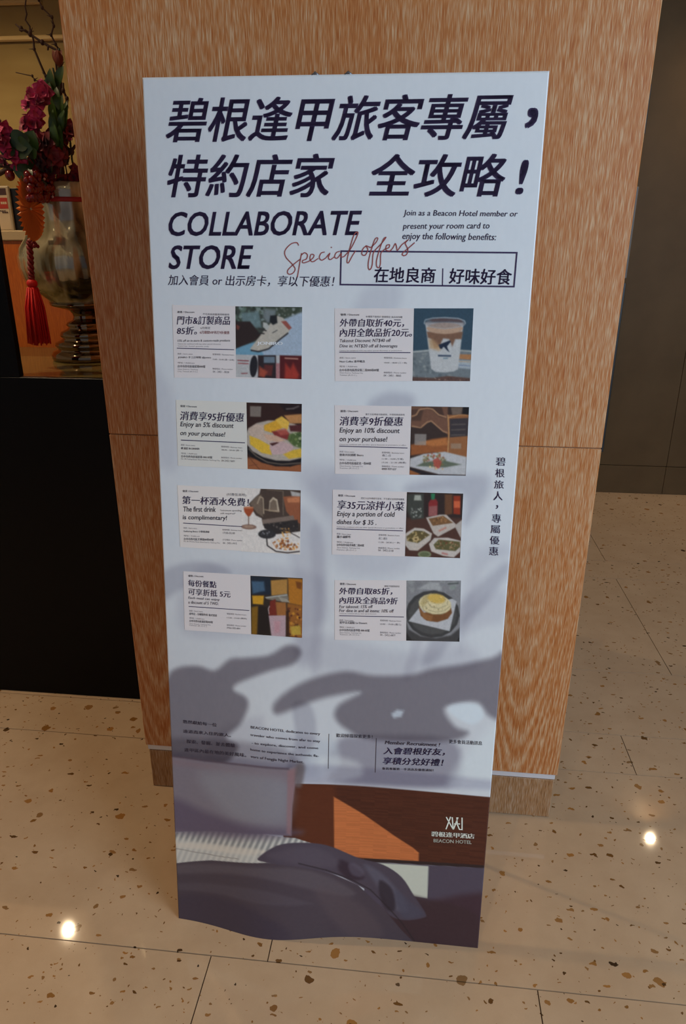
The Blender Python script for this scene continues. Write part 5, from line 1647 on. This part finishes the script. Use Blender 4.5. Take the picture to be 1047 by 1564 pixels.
mb.tube(W([(-0.383,0.5,1.463),(-0.413,0.5,1.468),(-0.435,0.5,1.471),(-0.448,0.5,1.473)]), .006, 6)
mb.build('stem', bark, root)
mb = MB(); mb.ball(b0[-1], .012, 0, (1, 1, 1.1), 12, 8); mb.build('berry', berry_m, root)
q = W([(-0.31,0.63,1.728),(-0.309,0.63,1.741),(-0.303,0.63,1.749)])
root = empty('rust_bud', tuple(q[0]))
tag(root, 'rust brown bud at the fork of the bare branches', 'flower')
mb = MB(); mb.tube([deep, mouth] + W([(-0.344,0.66,1.557),(-0.326,0.65,1.66)]) + q, .002, 5); mb.build('stem', stem_g, root)
mb = MB(); mb.ball(q[0], .013, 0, (1, .9, 1.3), 10, 7)
for k in range(5):
    w = k * 1.25
    V, F = leaf_data(q[0] - Vector((0, 0, .02)), q[0] + Vector((.012 * math.cos(w), .010 * math.sin(w), .018)), .006)
    mb.add(V, F)
mb.build('bud', bud_m, root)

# ---------------------------------------------------------------- pleated paper fan with red tassel
fc = W([(-0.37,0.5,1.369)])[0]
fan = empty('paper_fan_ornament', tuple(fc))
tag(fan, 'orange pleated paper rosette with red cord and tassel, hanging at the vase rim', 'ornament')
fan_m = mat('orange_pleated_paper', rgb(232, 140, 66), 0.6)
V, F = [], []
NP = 34
RZ, RX = .079, .024
for i in range(NP * 2):
    w = math.pi * i / NP
    out = 1.0 if i % 2 == 0 else .90
    dy = -.010 if i % 2 == 0 else .008
    V.append(Vector((RX * out * math.cos(w), dy + .02 * math.cos(w), RZ * out * math.sin(w))))
    V.append(Vector((.003 * math.cos(w), -.004 if i % 2 == 0 else .004, .006 * math.sin(w))))
n2 = NP * 2
for i in range(n2):
    j = (i + 1) % n2
    F.append((2 * i, 2 * j, 2 * j + 1, 2 * i + 1))
nV = len(V)
V += [v + Vector((0, .0012, 0)) for v in V]
F += [tuple(q + nV for q in f[::-1]) for f in F]
link_mesh('rosette', V, F, fan_m, fan, False)
tas = mat('red_silk', rgb(205, 4, 4), 0.6)
tasd = mat('red_cord', rgb(120, 8, 14), 0.6)
cdp = W([(-0.385,0.5,1.292),(-0.39,0.5,1.252),(-0.395,0.5,1.208),(-0.396,0.5,1.183)])
mb = MB()
P = catmull([fc - Vector((0, 0, .09))] + cdp, 14)
for s_ in (0, math.pi):
    mb.tube([p_ + Vector((.0045 * math.cos(i * .8 + s_), .0045 * math.sin(i * .8 + s_), 0)) for i, p_ in enumerate(P)], .0048, 6)
mb.build('cord', tasd, fan)
hang = W([(-0.368,0.5,1.437)])[0]
mb = MB()
mb.tube([fc + Vector((0, 0, .085)), hang + Vector((.01, 0, .05)), W([(-0.358,0.58,1.439)])[0], mouth + Vector((-.09, -.03, .02))], .0016, 5)
mb.build('hanging_thread', tasd, fan)
top = W([(-0.396,0.5,1.181)])[0]
bl_, br_ = W([(-0.428,0.5,1.035),(-0.368,0.5,1.033)])
mb = MB()
mb.ball(top + Vector((0, 0, .006)), .014, 0, (1, 1, .9), 14, 8)
mb.build('knot', tas, fan)
mb = MB()
for k in range(110):
    w = random.uniform(0, 2 * math.pi)
    rr = math.sqrt(random.random())
    bc = bl_.lerp(br_, .5 + .5 * rr * math.cos(w)) + Vector((0, .03 * rr * math.sin(w), random.uniform(-.006, .006)))
    tcn = top + Vector((.013 * rr * math.cos(w), .013 * rr * math.sin(w), -.004))
    mid = tcn.lerp(bc, .35) + Vector((.006 * math.cos(w) * rr, .006 * math.sin(w) * rr, 0))
    mb.tube([tcn, mid, bc], .0022, 4)
o = mb.build('fringe', tas, fan)

# ---------------------------------------------------------------- framed notice on the ledge
nt = W([(-0.825,1,1.328),(-0.707,1,1.326)])
x0, x1 = nt[0].x, nt[1].x
notice = empty('framed_notice', ((x0 + x1) / 2, 1.01, 1.327))
tag(notice, 'framed notice with red printed band, standing on the cream ledge at the far left', 'notice')
zt = [(-0.688,1,1.462)][0][2]
frame_m = mat('white_frame', rgb(186, 170, 140), 0.4)
card_m = mat('notice_paper', rgb(206, 184, 150), 0.5)
redp = mat('notice_red', rgb(176, 52, 34), 0.5)
dkp = mat('notice_dark', rgb(74, 48, 44), 0.5)
blk = mat('notice_shadow_black', rgb(12, 12, 14), 0.5)
box('shadow_backing', x0, x1 + .020, 1.012, 1.03, 1.3275, zt - .006, blk, notice, .001)  # black strip past the frame's right edge stands in for its shadow
box('frame', x0, x1, 1.000, 1.011, 1.3275, zt, frame_m, notice, .002)
h_ = zt - 1.327
box('paper', x0 + .004, x1 - .006, .9990, .9998, 1.327 + .03 * h_, zt - .03 * h_, card_m, notice)
box('dark_band', x0 + .006, x1 - .008, .9982, .9989, 1.327 + .80 * h_, zt - .05 * h_, dkp, notice)
box('red_band', x0 + .006, x1 - .008, .9982, .9989, 1.327 + .50 * h_, 1.327 + .74 * h_, redp, notice)
mb = MB()
for i in range(14):
    xx = x0 + .01 + i * (x1 - x0 - .02) / 14
    for zf, hh in ((.60, .05), (.40, .03), (.44, .02)):
        if (i * 7 + int(zf * 100)) % 5:
            a = Vector((xx, .9976, 1.327 + zf * h_))
            w_ = (x1 - x0) / 20
            mb.add([a, a + Vector((w_, 0, 0)), a + Vector((w_, 0, hh * h_)), a + Vector((0, 0, hh * h_))], [(0, 1, 2, 3)], 0 if zf > .5 else 1)
mb.build('small_print', [card_m, dkp], notice, False)

# ---------------------------------------------------------------- ceiling downlights
bulb_m = mat('lamp_glow', rgb(255, 240, 214), .5, emit=(1.0, .80, .52, 1), es=55)
ring_m = mat('downlight_ring', rgb(200, 196, 188), .35, metal=.4)


def downlight(x, y, z, label, strength=1.0, hang=False, beam=2.2):
    r = empty('ceiling_light', (x, y, z))
    tag(r, label, 'lamp')
    o = lathe('housing', [(.055, .0), (.062, .002), (.062, .07 if hang else .012), (.0, .07 if hang else .012)], (0, 0, 0), ring_m, r, 32)
    o = lathe('lens', [(0, -.001), (.020, -.001), (.020, .003), (0, .003)], (0, 0, 0), bulb_m, r, 32)
    if hang:
        mb = MB()
        mb.tube([Vector((x, y, z + .07)), Vector((x, y, 2.899))], .006, 8)
        mb.build('rod', ring_m, r)
    d = bpy.data.lights.new('lamp_beam', 'SPOT')
    d.energy = strength
    d.color = (1.0, .76, .48)
    d.spot_size = beam
    d.spot_blend = .9
    d.shadow_soft_size = .018
    o = bpy.data.objects.new('lamp_beam', d)
    COL.objects.link(o)
    o.parent = r
    o.location = (0, 0, -.004)
    return r


downlight(-1.444, 1.699, 2.8, 'downlight hung on a rod over the reception counter', 150, True)
downlight(2.25, 2.381, 2.33, 'low pendant downlight near the dark bronze wall', 50, True, 2.95)
for (x, y, e, lb) in ((-1.25, .0, 130, 'unseen fill downlight added in front of the black counter'), (.2, -1.75, 60, 'unseen fill downlight added over the photographer'), (1.9, -1.3, 35, 'unseen fill downlight added to the right, near the window'),
                      (-1.6, -1.6, 35, 'unseen fill downlight added to the left of the photographer')):
    downlight(x, y, 2.886, lb, e, False, 2.1 if y > -.1 else 1.7)  # added fill lamps out of view, brightening near floor and flowers
